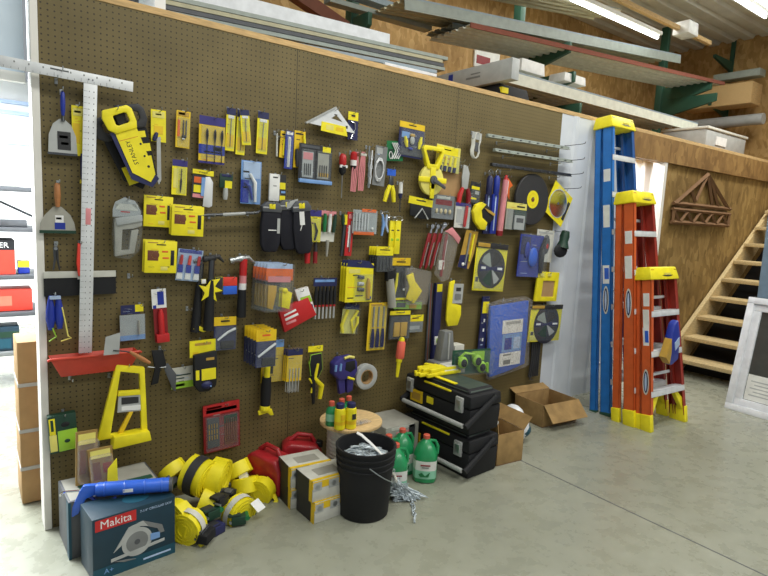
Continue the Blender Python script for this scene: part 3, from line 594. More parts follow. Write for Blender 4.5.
I('screwdriver','red screwdriver below the purple-topped yellow card','screwdriver',(303,240,312,263),.03,[('handle',[('l','red',(.4,0),(.4,1),[(0,7),(.4,13),(1,12)],10)])],hook=(.4,.03))
I('screwdriver','dark red and black screwdriver right beside the red one','screwdriver',(311,242,318,263),.03,[('handle',[('l','dark',(.5,0),(.5,.45),[(0,6),(1,9)],10)]),('grip',[('l','dred',(.5,.45),(.5,1),[(0,9),(1,10)],10)])],hook=(.4,.03))
I('file_set','green and white pair of files in a clear pack with white label','file set',(319,211,336,258),.045,[('label',[('b','offwhite',.1,.45,.9,.65,-2,0)]),('header',[('b','pink',.05,0,.95,.1,-2,0)]),('handle',[('l','green',(.25,.06),(.25,.45),[(0,6),(.5,9),(1,7)],9)]),('handle',[('l','white',(.55,.06),(.53,.45),[(0,6),(.5,9),(1,7)],9)]),('handle',[('l','dgreen',(.85,.06),(.8,.45),[(0,6),(.5,9),(1,7)],9)]),('blade',[('t','stone',[(.5,.62,6),(.5,.97,6)],[8,4])])],tilt=2,hook=(.5,.02))
I('screwdriver','screwdriver with yellow and green handle, left of the red drill bit card','screwdriver',(338,212,347,256),.04,[('handle',[('l','dgreen',(.3,.05),(.45,.3),[(0,6),(.5,9),(1,8)],9)]),('collar',[('l','yellow',(.6,.06),(.6,.28),[(0,9),(1,10)],9)]),('shaft',[('t','dsteel',[(.55,.3,7),(.45,1,7)],[9,7])])],tilt=2,hook=(.5,.03))
I('masonry_bit','slim red bit card hanging left of the clear orange case','drill bit',(346,212,353,256),.035,[card('red',Pn('pink',.2,.05,.8,.15),Pn('white',.3,.3,.5,.8)),('bit',[('t','steel',[(.6,.2,4),(.6,.9,4)],2.5)])],tilt=3,hook=(.5,.03))
I('organizer_pack','clear pack of small parts edged in orange','parts pack',(353,209,377,235),.05,[('card',[('b','lgrey',0,.05,1,.95,-2,0),('b','orange',.35,0,.95,.12,-2,2),('b','orange',.05,.88,.9,1,-2,2)])]+[('rod',[('t','alu',[(x,.18,6),(x,.82,6)],3)]) for x in (.12,.24,.36,.48,.6)]+[('cap',[('s','white',.8,.75,6,6,5,6)]),blist(.03,.05,.98,.95,15)],tilt=1,hook=(.6,.05))
I('snap_hook','pale blue plastic snap hooks left of the yellow levels','snap hook',(378,212,390,237),.04,[('body',[('t','lblue',[(.3,.1,6),(.4,.5,7),(.3,.95,6)],[4,7,4]),('t','pblue',[(.65,.1,6),(.6,.5,7),(.8,.8,6)],[4,6,4])]),('ring',[('t','chrome',[(.55+.35*math.cos(w),.12+.14*math.sin(w),6) for w in [2*math.pi*j/10 for j in range(11)]],1.6)])],hook=(.5,.02))
for i_,x in enumerate((391.5,397)):
    I('torpedo_level',('left','right')[i_]+' of two yellow line levels hanging by rings above black tools','level',(x-2.6,219,x+2.6,254),.04+.01*i_,[('body',[('b','yellow',0,.05,1,1,-4,8),('b','dark',.25,.3,.75,.34,8,9),('b','lime',.25,.55,.75,.62,8,9)],{'bv':1.5}),('ring',[('t','chrome',[(.5+.8*math.cos(w),.0+.08*math.sin(w),4) for w in [2*math.pi*j/10 for j in range(11)]],1.4)])],tilt=1,hook=(.5,.0))
# center band: yellow headers
I('hex_key_pack','{} of the black hex key sets on yellow headers','hex key set',(376,247,393,272),.085,[('card',[('b','yellow',0,0,1,.34,-2,1),('b','black',.2,.1,.8,.14,1,1.6),('b','black',.02,.34,.98,1,-2,0)]),('key',[('t','dsteel',[(x,.4,6),(x+.02,.9,6)],2.4) for x in (.2,.4,.6,.8)]),blist(.04,.36,.96,.98,14)],tilt=1,hook=(.5,.04),stack=4,gap=.017,dx=-.006)
I('tool_pack','black blister pack with yellow header','tool pack',(391,258,409,300),.045,[('card',[('b','dyellow',-.02,0,1.02,.18,-2,1),('b','black',.25,.08,.75,.11,1,1.6),('b','nearblack',0,.18,1,1,-2,0)]),('tool',[('l','yellow',(.3,.35),(.2,.9),[(0,4),(.5,7),(1,3)],9)]),('tool',[('l','dark',(.6,.3),(.6,.7),[(0,5),(.5,9),(1,6)],9),('s','white',.7,.75,9,6,4,5)]),('strap',[('b','yellow',0,.95,1,1,0,3)]),blist(.02,.2,.98,.97,20)],tilt=1,hook=(.5,.05))
I('rubber_mallet','mallet with pale handle hanging in front of the black pack','mallet',(383,268,397,307),.07,[('handle',[('l','stone',(.4,.28),(.72,1),[(0,17),(.5,18),(1,18)],6)]),('head',[('p','nearblack',[(.1,.0),(.7,.0),(.75,.3),(.15,.34)],-16,20)],{'bv':5})],tilt=2,hook=(.4,.06))
I('clear_bag','clear plastic bag holding a yellow pistol-shaped tool','bagged tool',(404,268,429,305),.06,[('tool',[('p','yellow',[(.05,.2),(.3,.12),(.4,.35),(.7,.62),(.55,.8),(.4,.95),(.08,.8),(.2,.5)],2,12)],{'bv':3}),('bag',[('p','bag',[(0,.0),(.25,-.02),(1,.1),(.98,.6),(.88,1),(.1,.98),(.02,.6)],0,24)],{'bv':6})],hook=(.5,.02))
for i_ in range(3):
    x=426+i_*5.4
    I('ratchet_wrench',('leftmost','middle','rightmost')[i_]+' of three red-handled chrome wrenches in a row','wrench',(x-6,224,x+8,270),.045+.008*i_,[('head',[('c','chrome',.75,.05,9,0,12,14),('l','chrome',(.7,.1),(.64,.2),[(0,5),(1,6)],6)]),('handle',[('p','dred',[(.48,.2),(.76,.18),(.4,.72),(.05,1),(-.02,.94)],1,11)],{'bv':3}),('stripe',[('t','chrome',[(.52,.4,12),(.3,.72,12),(.22,.9,12)],2.6)])],tilt=0,hook=(.75,.04))
I('bagged_wrench','wrench in a red-topped clear plastic bag','bagged wrench',(436,224,458,282),.085,[('wrench',[('c','chrome',.3,.02,9,0,10,14),('t','dred',[(.4,.18,6),(.25,.9,6)],[7,6]),('t','alu',[(.42,.28,12),(.3,.65,12)],3)]),('label',[('b','white',.1,.62,.35,.78,12,14)]),
 ('bag',[('p','bag',[(.25,.14),(.5,.08),(.95,.18),(.85,.5),(.62,.95),(.3,1),(-.05,.85),(.1,.5)],0,18)],{'bv':6}),('header',[('p','pink',[(.3,.13),(.6,.06),(1,.24),(.92,.34),(.6,.2)],6,20)],{'bv':2})],hook=(.3,.02))
I('clamp_pack','black clamp on a yellow header above the wrenches','clamp',(408,198,432,219),.05,[('header',[('b','yellow',0,0,1,.34,-2,2),('b','black',.3,.1,.7,.16,2,2.6)]),('clamp',[('p','nearblack',[(.05,.35),(.95,.35),(1,.9),(.6,1),(.1,.9)],0,8)],{'bv':2}),('bar',[('t','lgrey',[(.3,1,10),(.55,.5,10),(.85,.95,10)],3)])],tilt=6,hook=(.5,.1))
I('knob_pack','clear pack of beige knobs with red header','knob pack',(432,195,454,219),.05,[('card',[('b','grey',0,0,1,1,-2,0),('b','dred',.15,.2,.9,.42,0,.8),('b','offwhite',.2,.05,.8,.16,0,.8)])]+[('knob',[('s','beige',x,.68,7,7,6,10)]) for x in (.2,.4,.6,.8)]+[blist(.02,.05,.98,.98,18)],tilt=2,hook=(.6,.05))
I('tin_snips','red-handled tin snips with grey head beside the navy clamps','snips',(456,165,472,205),.04,[('head',[('p','lgrey',[(.35,.0),(.6,.02),(.75,.2),(.7,.6),(.35,.6),(.3,.3)],1,9)],{'bv':2}),('handle',[('t','red',[(.4,.58,6),(.25,.75,6),(.2,1,6)],[7,10,9])]),('handle',[('t','dred',[(.7,.58,6),(.8,.75,6),(.8,1,6)],[7,10,9])])],tilt=1,hook=(.5,.03))
I('tool_pack','white pack with red handle window, below the red snips','tool pack',(455,203,470,228),.06,[card('offwhite',Pn('purple',0,0,1,.14),Pn('lgrey',.1,.25,.4,.8)),('handle',[('l','red',(.7,.1),(.62,.95),[(0,6),(.5,7),(1,6)],8)]),blist(.4,.05,.95,.98,18)],tilt=2,hook=(.6,.04))
I('tape_measure','yellow and black tape measure leaning beside the white pack','tape measure',(470,202,492,230),.06,[('body',[('p','yellow',[(.02,.35),(.15,.1),(.4,.0),(.6,.08),(.4,.3),(.45,.55),(.7,.72),(.62,1),(.4,.98),(.12,.7)],0,28)],{'bv':6}),('grip',[('p','nearblack',[(.4,.1),(.65,.08),(1,.45),(.98,.6),(.7,.85),(.6,.72),(.45,.5),(.42,.3)],-2,24)],{'bv':4}),('button',[('p','gold',[(.5,.2),(.8,.3),(1.02,.4),(.98,.48),(.7,.36)],24,29)])],hook=(.4,.05))
I('small_pack','small dark pack with yellow stripes above the yellow tape measure','small pack',(470,182,480,204),.04,[card('dark',Pn('yellow',.1,.2,.9,.34),Pn('lgrey',.5,.4,.9,.55),Pn('yellow',0,.72,.7,.8)),blist(.05,.35,.95,.95,10)],tilt=5,hook=(.5,.05))
I('adjustable_wrench_pack','bagged steel wrenches on blue and yellow card below tape measure','wrench pack',(459,230,478,269),.05,[('card',[('p','gold',[(.3,.0),(.95,.03),(.8,.6),(.6,1),(0,.95),(.15,.5)],-2,0),('p','navy',[(.1,.65),(.55,.62),(.5,1),(0,.95)],0,.7)]),('wrench',[('t','steel',[(.5,.08,5),(.35,.9,5)],4),('t','yellow',[(.7,.1,6),(.55,.8,6)],4),('s','white',.25,.88,6,7,5,7)])],tilt=2,hook=(.6,.04))
# long clamps
for i_,(x,m_,lb) in enumerate(((487,'navy','navy bar clamp, left of two beside the grinding wheel'),(494,'royal','blue bar clamp, right of two beside the grinding wheel'))):
    I('bar_clamp',lb,'bar clamp',(x-4,172,x+4,234),.045+.012*i_,[('handle',[('l',m_,(.5,.06),(.5,.38),[(0,6),(.15,12),(.8,12),(1,9)],10)]),('bar',[('b',m_,.15,.36,.85,1,0,14),('b','pblue',.42,.3,.58,.95,14,15.5)],{'bv':2}),('hook',[('t','steel',[(.5,.08,6),(.3,.0,6),(.6,-.05,6),(.9,.03,6)],2)])],tilt=1,hook=(.5,.02))
I('plastic_tube','pale pink plastic tube with red end, right of the blue clamps','tube',(497,175,506,236),.07,[('tube',[('l','pink',(.65,.08),(.35,.97),[(0,11),(1,12)],11),('l','white',(.72,.1),(.42,.95),[(0,7),(1,7)],17)]),('cap',[('l','dred',(.36,.92),(.34,1.0),[(0,13),(1,12)],11)]),('tip',[('l','red',(.66,.0),(.65,.1),[(0,4),(1,10)],11)])],hook=(.65,.04))
I('safety_flag','orange folded flag hanging behind the pale pink tube','flag',(504,177,512,200),.03,[('cloth',[('p','orange',[(.1,0),(.5,.1),(1,.35),(.6,.5),(.7,1),(.2,.7)],0,8)],{'bv':2})],hook=(.3,.05))
r = thing('grinding_wheel','large black grinding wheel with yellow centre','grinding wheel', wpos(531.5,199.5,.04))
a = MB(); a.lathe([(.02,-.012),(.05,-.012),(.19,-.012),(.195,-.008),(.195,.008),(.02,.008)],'dark',(0,0,0),'y',40,cap=False); a.build('disc',r)
a = MB(); a.lathe([(.018,-.0135),(.068,-.0135),(.068,-.011)],'yellow',(0,0,0),'y',28,cap=False); a.lathe([(.042,-.0139),(.046,-.0139)],'dyellow',(0,0,0),'y',28,cap=False); a.build('paper_label',r)
a = MB(); a.lathe([(.012,-.015),(.018,-.015),(.018,-.01)],'brown',(0,0,0),'y',16,cap=True); a.build('bushing',r)
peg_hook(531,199,.045,'metal peg hook through the centre of the grinding wheel')
I('tool_pack','white boxed blister pack with yellow header, left of the grinding wheel','tool pack',(506,203,526,230),.07,[('card',[('b','pyellow',0,0,1,.24,-2,1),('b','black',.5,.1,.9,.16,1,1.6),('b','stone',0,.24,.4,1,-2,0),('b','dgreen',.35,.22,1,1,-2,0)]),('insert',[('b','lgrey',.42,.45,.92,.98,0,8),('b','dgrey',.5,.55,.85,.72,8,8.7)]),blist(.05,.26,.97,1,16)],tilt=2,hook=(.6,.05))
I('saw_blade_card','circular saw blade on a tilted yellow card at the far right','saw blade',(548,187,569,221),.05,[card('yellow',Pn('pyellow',.2,.04,.8,.12),Pn('dark',.86,.2,.98,.8)),('blade',[('c','pblue',.47,.5,52,1,2.6,28),('c','chrome',.47,.5,50,2.4,3.2,28),('c','dgrey',.47,.5,6,3,3.8,12)])],tilt=28,hook=(.5,.06))
def bladecard(bb,off,label,tilt):
    I('saw_blade_card',label,'saw blade',bb,off,[('card',[('b','yellow',0,.08,1,1,-4,0),('b','dark',.0,.0,1,.12,-4,5),('b','gold',.02,.02,.4,.1,5,5.7),('b','pyellow',.05,.7,.3,.95,0,.7),('b','dgrey',.06,.72,.15,.82,.6,1),('b','dgrey',.18,.72,.28,.82,.6,1)],{'bv':.8}),
     ('blade',[('c','dsteel',.53,.53,74,1,2.5,36),('p','sheetgrey',[(.53,.53),(.2,.4),(.24,.3),(.36,.22),(.42,.2)],2.4,2.9),('p','lgrey',[(.53,.53),(.66,.86),(.76,.8),(.82,.74)],2.4,2.9),('p','dark',[(.53,.53),(.56,.18),(.7,.2),(.84,.32)],2.4,2.9),('p','dgreen',[(.53,.53),(.28,.78),(.4,.86),(.56,.89)],2.4,2.9)]),
     ('label',[('p','navy',[(.15,.45),(.5,.5),(.9,.46),(.92,.6),(.53,.56),(.15,.6)],2.6,3.6),('b','white',.2,.5,.34,.55,3.5,4),('b','white',.72,.5,.88,.55,3.5,4)]),blist(.02,.12,.98,.98,10)],tilt=tilt,hook=(.6,.03))
bladecard((475,243,506,291),.06,'round saw blade on yellow card, nearer of two matching cards, beneath navy clamps',4)
bladecard((530,305,561,341),.07,'round saw blade on yellow card at the far right edge, above the open box',3)
I('goggles_pack','bright blue goggles in clear pack with white headed card','goggles',(519,233,545,277),.06,[('card',[('b','royal',0,.05,.9,1,-3,0),('b','navy',.05,.1,.4,.5,0,.7),('b','dark',.8,.1,1,.9,-3,-1)]),('goggle',[('s','tarp',.5,.55,12,24,20,36),('s','royal',.25,.4,12,12,14,30),('s','dgrey',.85,.45,12,10,14,20)]),('strap',[('t','dark',[(.9,.1,14),(.75,.4,18),(.85,.9,14)],6)]),('blister',[('b','clear',0,.02,1,1,1,34)],{'bv':6})],tilt=3,hook=(.6,.05))
I('card_pack','white card with dark oval pouch right of the blue goggles','card pack',(536,230,553,262),.04,[card('offwhite',Pn('lgrey',.1,.06,.9,.12)),('pouch',[('s','dgrey',.55,.45,5,22,8,36),('s','red',.6,.5,12,7,3,10)])],tilt=3,hook=(.5,.04))
I('head_lamp','dark green torch with round head hanging at the board edge','torch',(552,231,567,257),.07,[('body',[('l','dgreen',(.75,0),(.6,.65),[(0,14),(.3,18),(.6,16),(1,24)],14)]),('lens',[('s','nearblack',.5,.75,16,40,22,26)])],hook=(.6,.03))
I('frame_pack','open yellow frame box with tan window','tool holder',(535,272,557,301),.05,[('frame',[('r','yellow',[(.05,0),(1,0),(1,1),(0,1)],[(.3,.3),(.85,.3),(.85,.85),(.28,.85)],-4,12)],{'bv':2}),('panel',[('b','tan',.28,.3,.87,.86,-3,3)]),('clip',[('b','pyellow',.1,.04,.25,.14,12,20),('b','pyellow',.45,.04,.6,.14,12,20)])],tilt=3,hook=(.5,.05))
I('work_glove_pack','yellow glove pair with grey printed card, upright beside the blue level','gloves',(445,280,461,326),.06,[('glove',[('p','yellow',[(.1,.05),(.4,.0),(.45,.5),(.95,.55),(1,.75),(.85,.98),(.25,1),(.1,.85),(.08,.5)],0,16)],{'bv':5}),('card',[('b','lgrey',.35,.08,.95,.5,10,18),('b','dark',.5,.16,.8,.24,18,18.7),('b','grey',.45,.3,.85,.42,18,18.7)])],tilt=3,hook=(.6,.02))
# long box level standing on the floor behind the tool boxes
pt = wpos(438.5,283,.03); pb = wpos(434,361,.03)
r = thing('spirit_level','long navy box level standing upright against the pegboard','level',((pt.x+pb.x)/2,-.03,.62)); a = MB(); zt = pt.z-.62
a.box(-.03,.03,-.014,.014,-.62,zt,'navy'); a.build('body',r,bv=.003)
a = MB(); a.box(-.024,.024,-.016,-.013,zt-.06,zt-.005,'yellow'); a.build('end_cap',r,bv=.002,label='yellow end')
a = MB(); zz=wpos(436,340,.03).z-.62; a.box(-.02,.02,-.0165,-.013,zz-.03,zz+.03,'white'); a.box(-.006,.006,-.0175,-.016,zz-.016,zz+.016,'lime'); a.build('vial_window',r,bv=.002)
I('straight_edge','slim bronze strip standing just left of the navy level','strip',(427,284,430,366),.02,[('bar',[('b','dgrey',0,0,1,1.9,-4,6),('b','brown',.3,0,.7,1.9,6,7)],{'bv':1})],hook=None)
I('tarp_pack','folded blue tarpaulin in clear bag with white label sheet','tarp',(487,301,526,374),.06,[('tarp',[('p','tarp',[(.03,.06),(.5,.04),(.98,.02),(1,.5),(1,.9),(.5,.97),(.12,1),(.05,.6)],-14,14)],{'bv':6}),
 ('label',[('b','white',.34,.26,.86,.44,14.5,16),('b','white',.32,.7,.86,.88,14.5,16),('b','lblue',.36,.45,.86,.69,14.5,15.6),('b','royal',.42,.5,.6,.66,15.5,16.2),('b','lgrey',.42,.28,.8,.32,16,16.5),('b','grey',.4,.72,.6,.74,16,16.5),('b','grey',.42,.8,.6,.86,16,16.5),('b','pblue',.65,.5,.82,.66,15.5,16)]),
 ('bag',[('p','bag',[(-.02,.03),(.3,-.02),(.9,-.04),(1.08,.02),(1.04,.4),(1.12,.92),(1.0,.95),(.1,1.03)],-16,19)],{'bv':4})],tilt=0,hook=(.5,.0))
I('long_pack','long narrow navy pack with yellow tag left of the tarp','long pack',(480,297,487,360),.04,[card('navy',Pn('yellow',.1,.08,.95,.26),Pn('white',.4,.35,.6,.4),Pn('white',.4,.5,.6,.55),Pn('white',.4,.65,.6,.7),th=8)],tilt=2,hook=(.5,.03))
I('bungee_bundle','dark bundle of bungee cords at lower right behind the tarp','cord',(528,338,540,378),.03,[('cord',[('t','dark',[(.2+.15*k,.0,5+k),(.25+.14*k,.5,7),(.15+.17*k,.95,5)],4) for k in range(5)]),('hook',[('t','dsteel',[(.3,.92,8),(.2,1.0,10),(.5,1.04,8)],2)])],hook=(.4,.02))
# middle cards
I('blade_set_card','{} of the big yellow cards with blue tops, beside the mallet','tool pack',(346,261,373,302),.10,[('card',[('b','yellow',0,.06,1,1,-3,0),('p','navy',[(.05,.0),(.8,.0),(1,.12),(1,.18),(0,.14)],-3,1),('b','pyellow',.1,.2,.5,.3,0,.6)]),('part',[('l','dgrey',(.42,.38),(.62,.4),[(0,8),(1,8)],7)]),('part',[('l','lgrey',(.42,.55),(.62,.56),[(0,8),(1,8)],7)]),('part',[('l','dgrey',(.42,.68),(.64,.7),[(0,8),(1,8)],7)]),('tool',[('l','gold',(.8,.42),(.82,.92),[(0,4),(.3,11),(1,9)],8),('s','royal',.85,.9,8,14,7,9)]),blist(.3,.32,.97,.97,20)],tilt=1,hook=(.4,.04),stack=3,gap=.03,dx=0)
I('tool_pack','yellow hook-shaped tools in clear pack with blue top, center','tool pack',(340,304,358,334),.05,[('card',[('b','navy',.2,0,1,.18,-2,0),('b','pyellow',.1,.18,.95,.98,-2,-.5)]),('tool',[('t','yellow',[(.35,.2,8),(.1,.7,8),(.2,.95,8)],7)]),('tool',[('t','yellow',[(.9,.2,10),(.6,.55,10),(.75,.92,10),(.95,.6,10),(.92,.4,10)],6)]),blist(.05,.1,1,.98,20)],tilt=6,hook=(.6,.03))
I('chisel_set','three wood chisels with navy handles on a yellow card','chisel set',(368,303,386,350),.05,[card('dyellow',Pn('gold',.1,.02,.7,.06))]+[('chisel',[('t','steel',[(x,.08,5),(x,.5,5)],3.5),('l','navy',(x,.54),(x,.93),[(0,5),(.5,9),(1,8)],8)]) for x in (.25,.52,.8)]+[blist(.1,.05,.97,.97,16)],tilt=2,hook=(.8,.02))
I('putty_pad_pack','black pack of two sponges with yellow header, above the orange reel','sponge pack',(389,311,410,339),.06,[('card',[('b','yellow',.02,0,.98,.14,-2,1),('b','black',.3,.05,.7,.08,1,1.6),('b','dark',0,.14,1,1,-2,0)]),('pad',[('b','gold',.22,.4,.5,.9,0,9)],{'bv':2}),('pad',[('b','gold',.54,.4,.84,.9,0,9)],{'bv':2}),blist(.04,.18,.98,.98,14)],tilt=2,hook=(.5,.05))
I('tool_pack','small grey pack with yellow header, right of the sponge pack','tool pack',(407,315,423,333),.05,[('card',[('b','yellow',0,0,1,.36,-2,1),('b','black',.3,.14,.7,.2,1,1.6),('b','grey',0,.36,1,.95,-2,0),('b','lgrey',.15,.6,.8,.8,0,.8)]),blist(.04,.38,.96,.95,10)],tilt=2,hook=(.6,.06))
I('hardware_tray','flat clear pack of olive hardware, above the sponge packs','hardware pack',(394,300,422,309),.05,[('card',[('b','lime',0,.2,1,1,-2,0),('b','dgrey',.1,.3,.4,.8,0,4),('b','gold',.55,.4,.8,.9,0,4)]),blist(0,0,1,1,14)],tilt=4,hook=(.5,.1))
I('chalk_reel','orange string on a yellow winder handle','string reel',(393,337,406,376),.06,[('winder',[('l','yellow',(.55,0),(.5,.12),[(0,7),(.5,12),(1,11)],12),('l','yellow',(.42,.52),(.38,.62),[(0,13),(1,12)],12)]),('string',[('l','coral',(.52,.1),(.43,.54),[(0,14),(.1,17),(.9,18),(1,14)],12)]),('handle',[('l','yellow',(.38,.6),(.3,1),[(0,9),(.5,8),(1,6)],12)])],tilt=0,hook=(.8,.1))
# lower left
I('goggles_pack','{} of the clear bagged packs of orange and yellow goggles','goggles',(265,264,293,312),.16,[('card',[('b','orange',.02,.1,.98,.34,-2,0),('b','pblue',.05,.0,.95,.1,-2,0),('b','pink',.1,.26,.9,.38,0,.6)]),('lens',[('s','yellow',.7,.55,8,14,8,12)]),('frame',[('p','gold',[(.1,.45),(.4,.45),(.4,.6),(.3,.95),(.1,.9)],0,8),('p','yellow',[(.6,.5),(.98,.6),(.9,.95),(.6,.9)],0,7)],{'bv':2}),('bag',[('b','clear',0,0,1,1,-3,16)],{'bv':4})],tilt=2,hook=(.6,.02),stack=5,gap=.032,dx=-.004)
I('utility_box','red and white boxed kit hanging tilted with yellow stripe','boxed kit',(278,288,316,330),.07,[('box',[('p','red',[(.02,.45),(.78,.25),(1,.7),(.15,1)],-16,8),('p','white',[(.45,.05),(.8,.0),(1.0,.7),(.66,.72)],-15,6),('p','lime',[(.58,.24),(.84,.2),(.9,.36),(.6,.42)],6,6.8),('p','navy',[(.66,.44),(.9,.42),(.95,.6),(.72,.64)],6,6.8),('p','white',[(.14,.58),(.45,.48),(.47,.53),(.15,.63)],8,8.8),('p','white',[(.16,.68),(.5,.58),(.52,.64),(.18,.74)],8,8.8),('p','pink',[(.18,.78),(.44,.72),(.46,.78),(.2,.84)],8,8.8)],{'bv':1})],tilt=-4,hook=(.6,.08))
I('nut_driver_set','row of six black nut drivers with blue tops, left of the blue-topped cards','driver set',(313,278,336,319),.05,[('rail',[('b','navy',0,.0,1,.2,-2,3),('b','lblue',.05,.04,.9,.1,3,3.6)])]+[('driver',[('l','nearblack',(x,.2),(x,.64),[(0,5),(.3,8),(1,7)],8),('l','red',(x,.64),(x,.69),[(0,6),(1,6)],8),('l','lgrey',(x,.69),(x,.98),[(0,4.5),(1,4.5)],8)]) for x in (.1,.26,.42,.58,.74,.9)],tilt=1,hook=(.5,.02))
I('tool_pack','wrench in blister on yellow-topped card, right of dark hammer grip','tool pack',(214,317,236,350),.06,[('card',[('b','dyellow',0,0,1,.26,-3,0),('b','black',.3,.1,.7,.15,0,.7),('b','navy',.0,.26,1,1,-3,0)]),('tool',[('t','alu',[(.15,.68,8),(.6,.45,10),(.95,.36,8)],[5,6,6])]),('clip',[('b','dark',.3,.72,.9,.95,0,10)],{'bv':2}),blist(.02,.28,.98,.98,22)],tilt=1,hook=(.5,.03))
I('tool_pack','{} of the wrench packs with yellow tops hanging in the row','tool pack',(256,330,276,367),.18,[('card',[('b','dyellow',0,0,1,.3,-3,0),('b','orange',.3,.12,.7,.17,0,.7),('b','navy',.0,.3,1,1,-3,0)]),('tool',[('t','alu',[(.1,.7,8),(.6,.5,10),(.95,.38,8)],[5,6,6])]),('clip',[('b','dark',.3,.74,.95,.96,0,10)],{'bv':2}),blist(.02,.3,.98,.98,20)],tilt=1,hook=(.5,.03),stack=5,gap=.038)
I('tool_pack','yellow card with blue top, behind the wrench packs row','tool pack',(262,340,283,382),.03,[card('dyellow',Pn('lblue',0,0,1,.18),Pn('pyellow',.1,.3,.6,.5),Pn('dark',.15,.6,.55,.8)),blist(.05,.2,.97,.98,14)],tilt=2,hook=(.8,.03))
I('hammer','hammer with black grip and yellow end, below the wrench packs row','hammer',(257,360,274,416),.055,[('head',[('s','dsteel',.8,.08,8,15,12,10),('l','dsteel',(.3,.06),(.8,.08),[(0,7),(1,9)],8)]),('handle',[('l','yellow',(.55,.1),(.52,.42),[(0,13),(1,13)],8),('l','nearblack',(.52,.3),(.46,.82),[(0,20),(.5,23),(1,21)],8)]),('grip_band',[('l','yellow',(.46,.8),(.44,.88),[(0,22),(1,23)],8),('p','yellow',[(.05,.88),(.85,.88),(.98,1),(.8,1.0),(.6,.94),(.1,.96)],0,12)],{'bv':2})],tilt=0,hook=(.6,.08))
I('flat_bit_pack','{} of the flat bit packs with blue-grey tops','drill bit',(287,349,302,381),.08,[card('dyellow',Pn('navy',0,0,1,.2),th=2),('bit',[('t','lgrey',[(x,.6,4),(x+.02,1.35,4)],1.8) for x in (.2,.4,.6,.8)]),blist(.04,.22,.98,.9,9)],tilt=2,hook=(.5,.03),stack=3,gap=.015,dx=-.004)
I('work_light','black work light with yellow header and round lens, lower left','work light',(193,340,216,391),.07,[('header',[('b','yellow',-.12,0,1.0,.32,-3,0),('b','gold',.1,.05,.8,.1,0,.7),('b','dyellow',.0,.22,.25,.34,0,1)]),('body',[('p','nearblack',[(.0,.26),(.98,.22),(1,.72),(.94,.9),(.6,1),(.2,.98),(.0,.84)],-6,26)],{'bv':6}),('label',[('b','yellow',.05,.55,.2,.74,25,27)]),('label',[('b','yellow',.3,.54,.92,.76,25,27)]),('label',[('b','gold',.5,.33,.85,.38,25,27)]),('lens',[('s','navy',.52,.86,18,28,22,20),('s','lblue',.66,.88,38,4,3,4)])],tilt=-1,hook=(.5,.05))
I('drill_bit_case','red blister case with two bit sets, low on the board','bit set',(204,403,240,450),.04,[card('dred',Pn('red',0,0,1,.22),Pn('pink',.08,.1,.92,.17),Pn('brred',.1,.05,.5,.09),th=10),('insert',[('b','dgrey',.1,.28,.42,.9,0,4),('b','dgreen',.56,.28,.92,.44,0,4),('b','brown',.56,.44,.92,.9,0,4)])]+[('bit',[('t','gold',[(.14+.07*k,.4+.12*j,6),(.14+.07*k,.49+.12*j,6)],2) for k in range(4)]) for j in range(3)]+[('bit',[('t','brown',[(.62+.06*k,.34,6),(.62+.06*k,.84,6)],2) for k in range(5)]),blist(.05,.24,.95,.96,16)],tilt=-2,hook=(.6,.04))
I('locking_pliers','black and yellow pliers hanging on a yellow tag','pliers',(307,346,324,403),.05,[('tag',[('b','yellow',0,0,.85,.1,0,3)]),('head',[('c','lime',.15,.28,10,2,10,14),('p','nearblack',[(.1,.14),(.75,.12),(.85,.4),(.6,.56),(.15,.5),(.05,.3)],0,14)],{'bv':3}),('handle',[('t','nearblack',[(.3,.5,7),(.35,.7,7),(.42,1,7)],[10,11,6])]),('handle',[('t','yellow',[(.55,.3,12),(.4,.55,10),(.85,.7,8),(.78,.93,7)],[6,9,12,9])]),('grip',[('t','yellow',[(.1,.55,12),(.3,.65,13),(.25,.8,10)],4)])],tilt=1,hook=(.5,.03))
I('knee_pad','purple-blue cupped knee pad hanging beside the duct tape','knee pad',(330,355,355,393),.07,[
 ('shell',[('p','purple',[(.05,.18),(.25,.04),(.8,.02),(.97,.2),(.98,.45),(.85,.62),(.3,.62),(.06,.45)],-30,34)],{'bv':10}),
 ('cup',[('p','nearblack',[(.5,.16),(.85,.14),(.9,.36),(.7,.44),(.48,.36)],30,36)],{'bv':2}),
 ('strap',[('p','purple',[(.25,.55),(.55,.52),(.58,.98),(.36,1)],-10,20)],{'bv':6}),('strap',[('p','purple',[(.6,.55),(.9,.5),(.86,.95),(.64,1)],-10,24)],{'bv':6}),
 ('trim',[('t','pyellow',[(.42,.05,36),(.6,.02,38),(.8,.06,36)],6)]),('buckle',[('t','yellow',[(.58,.56,36),(.85,.64,34)],5)]),
 ('stripe',[('t','lblue',[(.12,.2,34),(.1,.36,34)],5)]),('stripe',[('t','lblue',[(.3,.18,36),(.28,.36,36)],5)])],tilt=0,hook=(.5,.04))
I('duct_tape','roll of silver duct tape hanging right of the knee pad','tape roll',(355,365,372,387),.06,[('roll',[('a','lgrey',.55,.5,52,30,-10,30)],{'bv':2}),('core',[('a','tan',.55,.5,30,27,-11,31)])],hook=(.5,.25))
I('sponge','two-tone sponge block, orange over blue, between the two claw hammers','sponge',(222,277,236,294),.05,[('upper_half',[('b','brred',0,0,1,.5,-6,18)],{'bv':3}),('lower_half',[('b','tarp',0,.5,1,1,-6,18)],{'bv':3})],tilt=0,hook=(.7,.05))
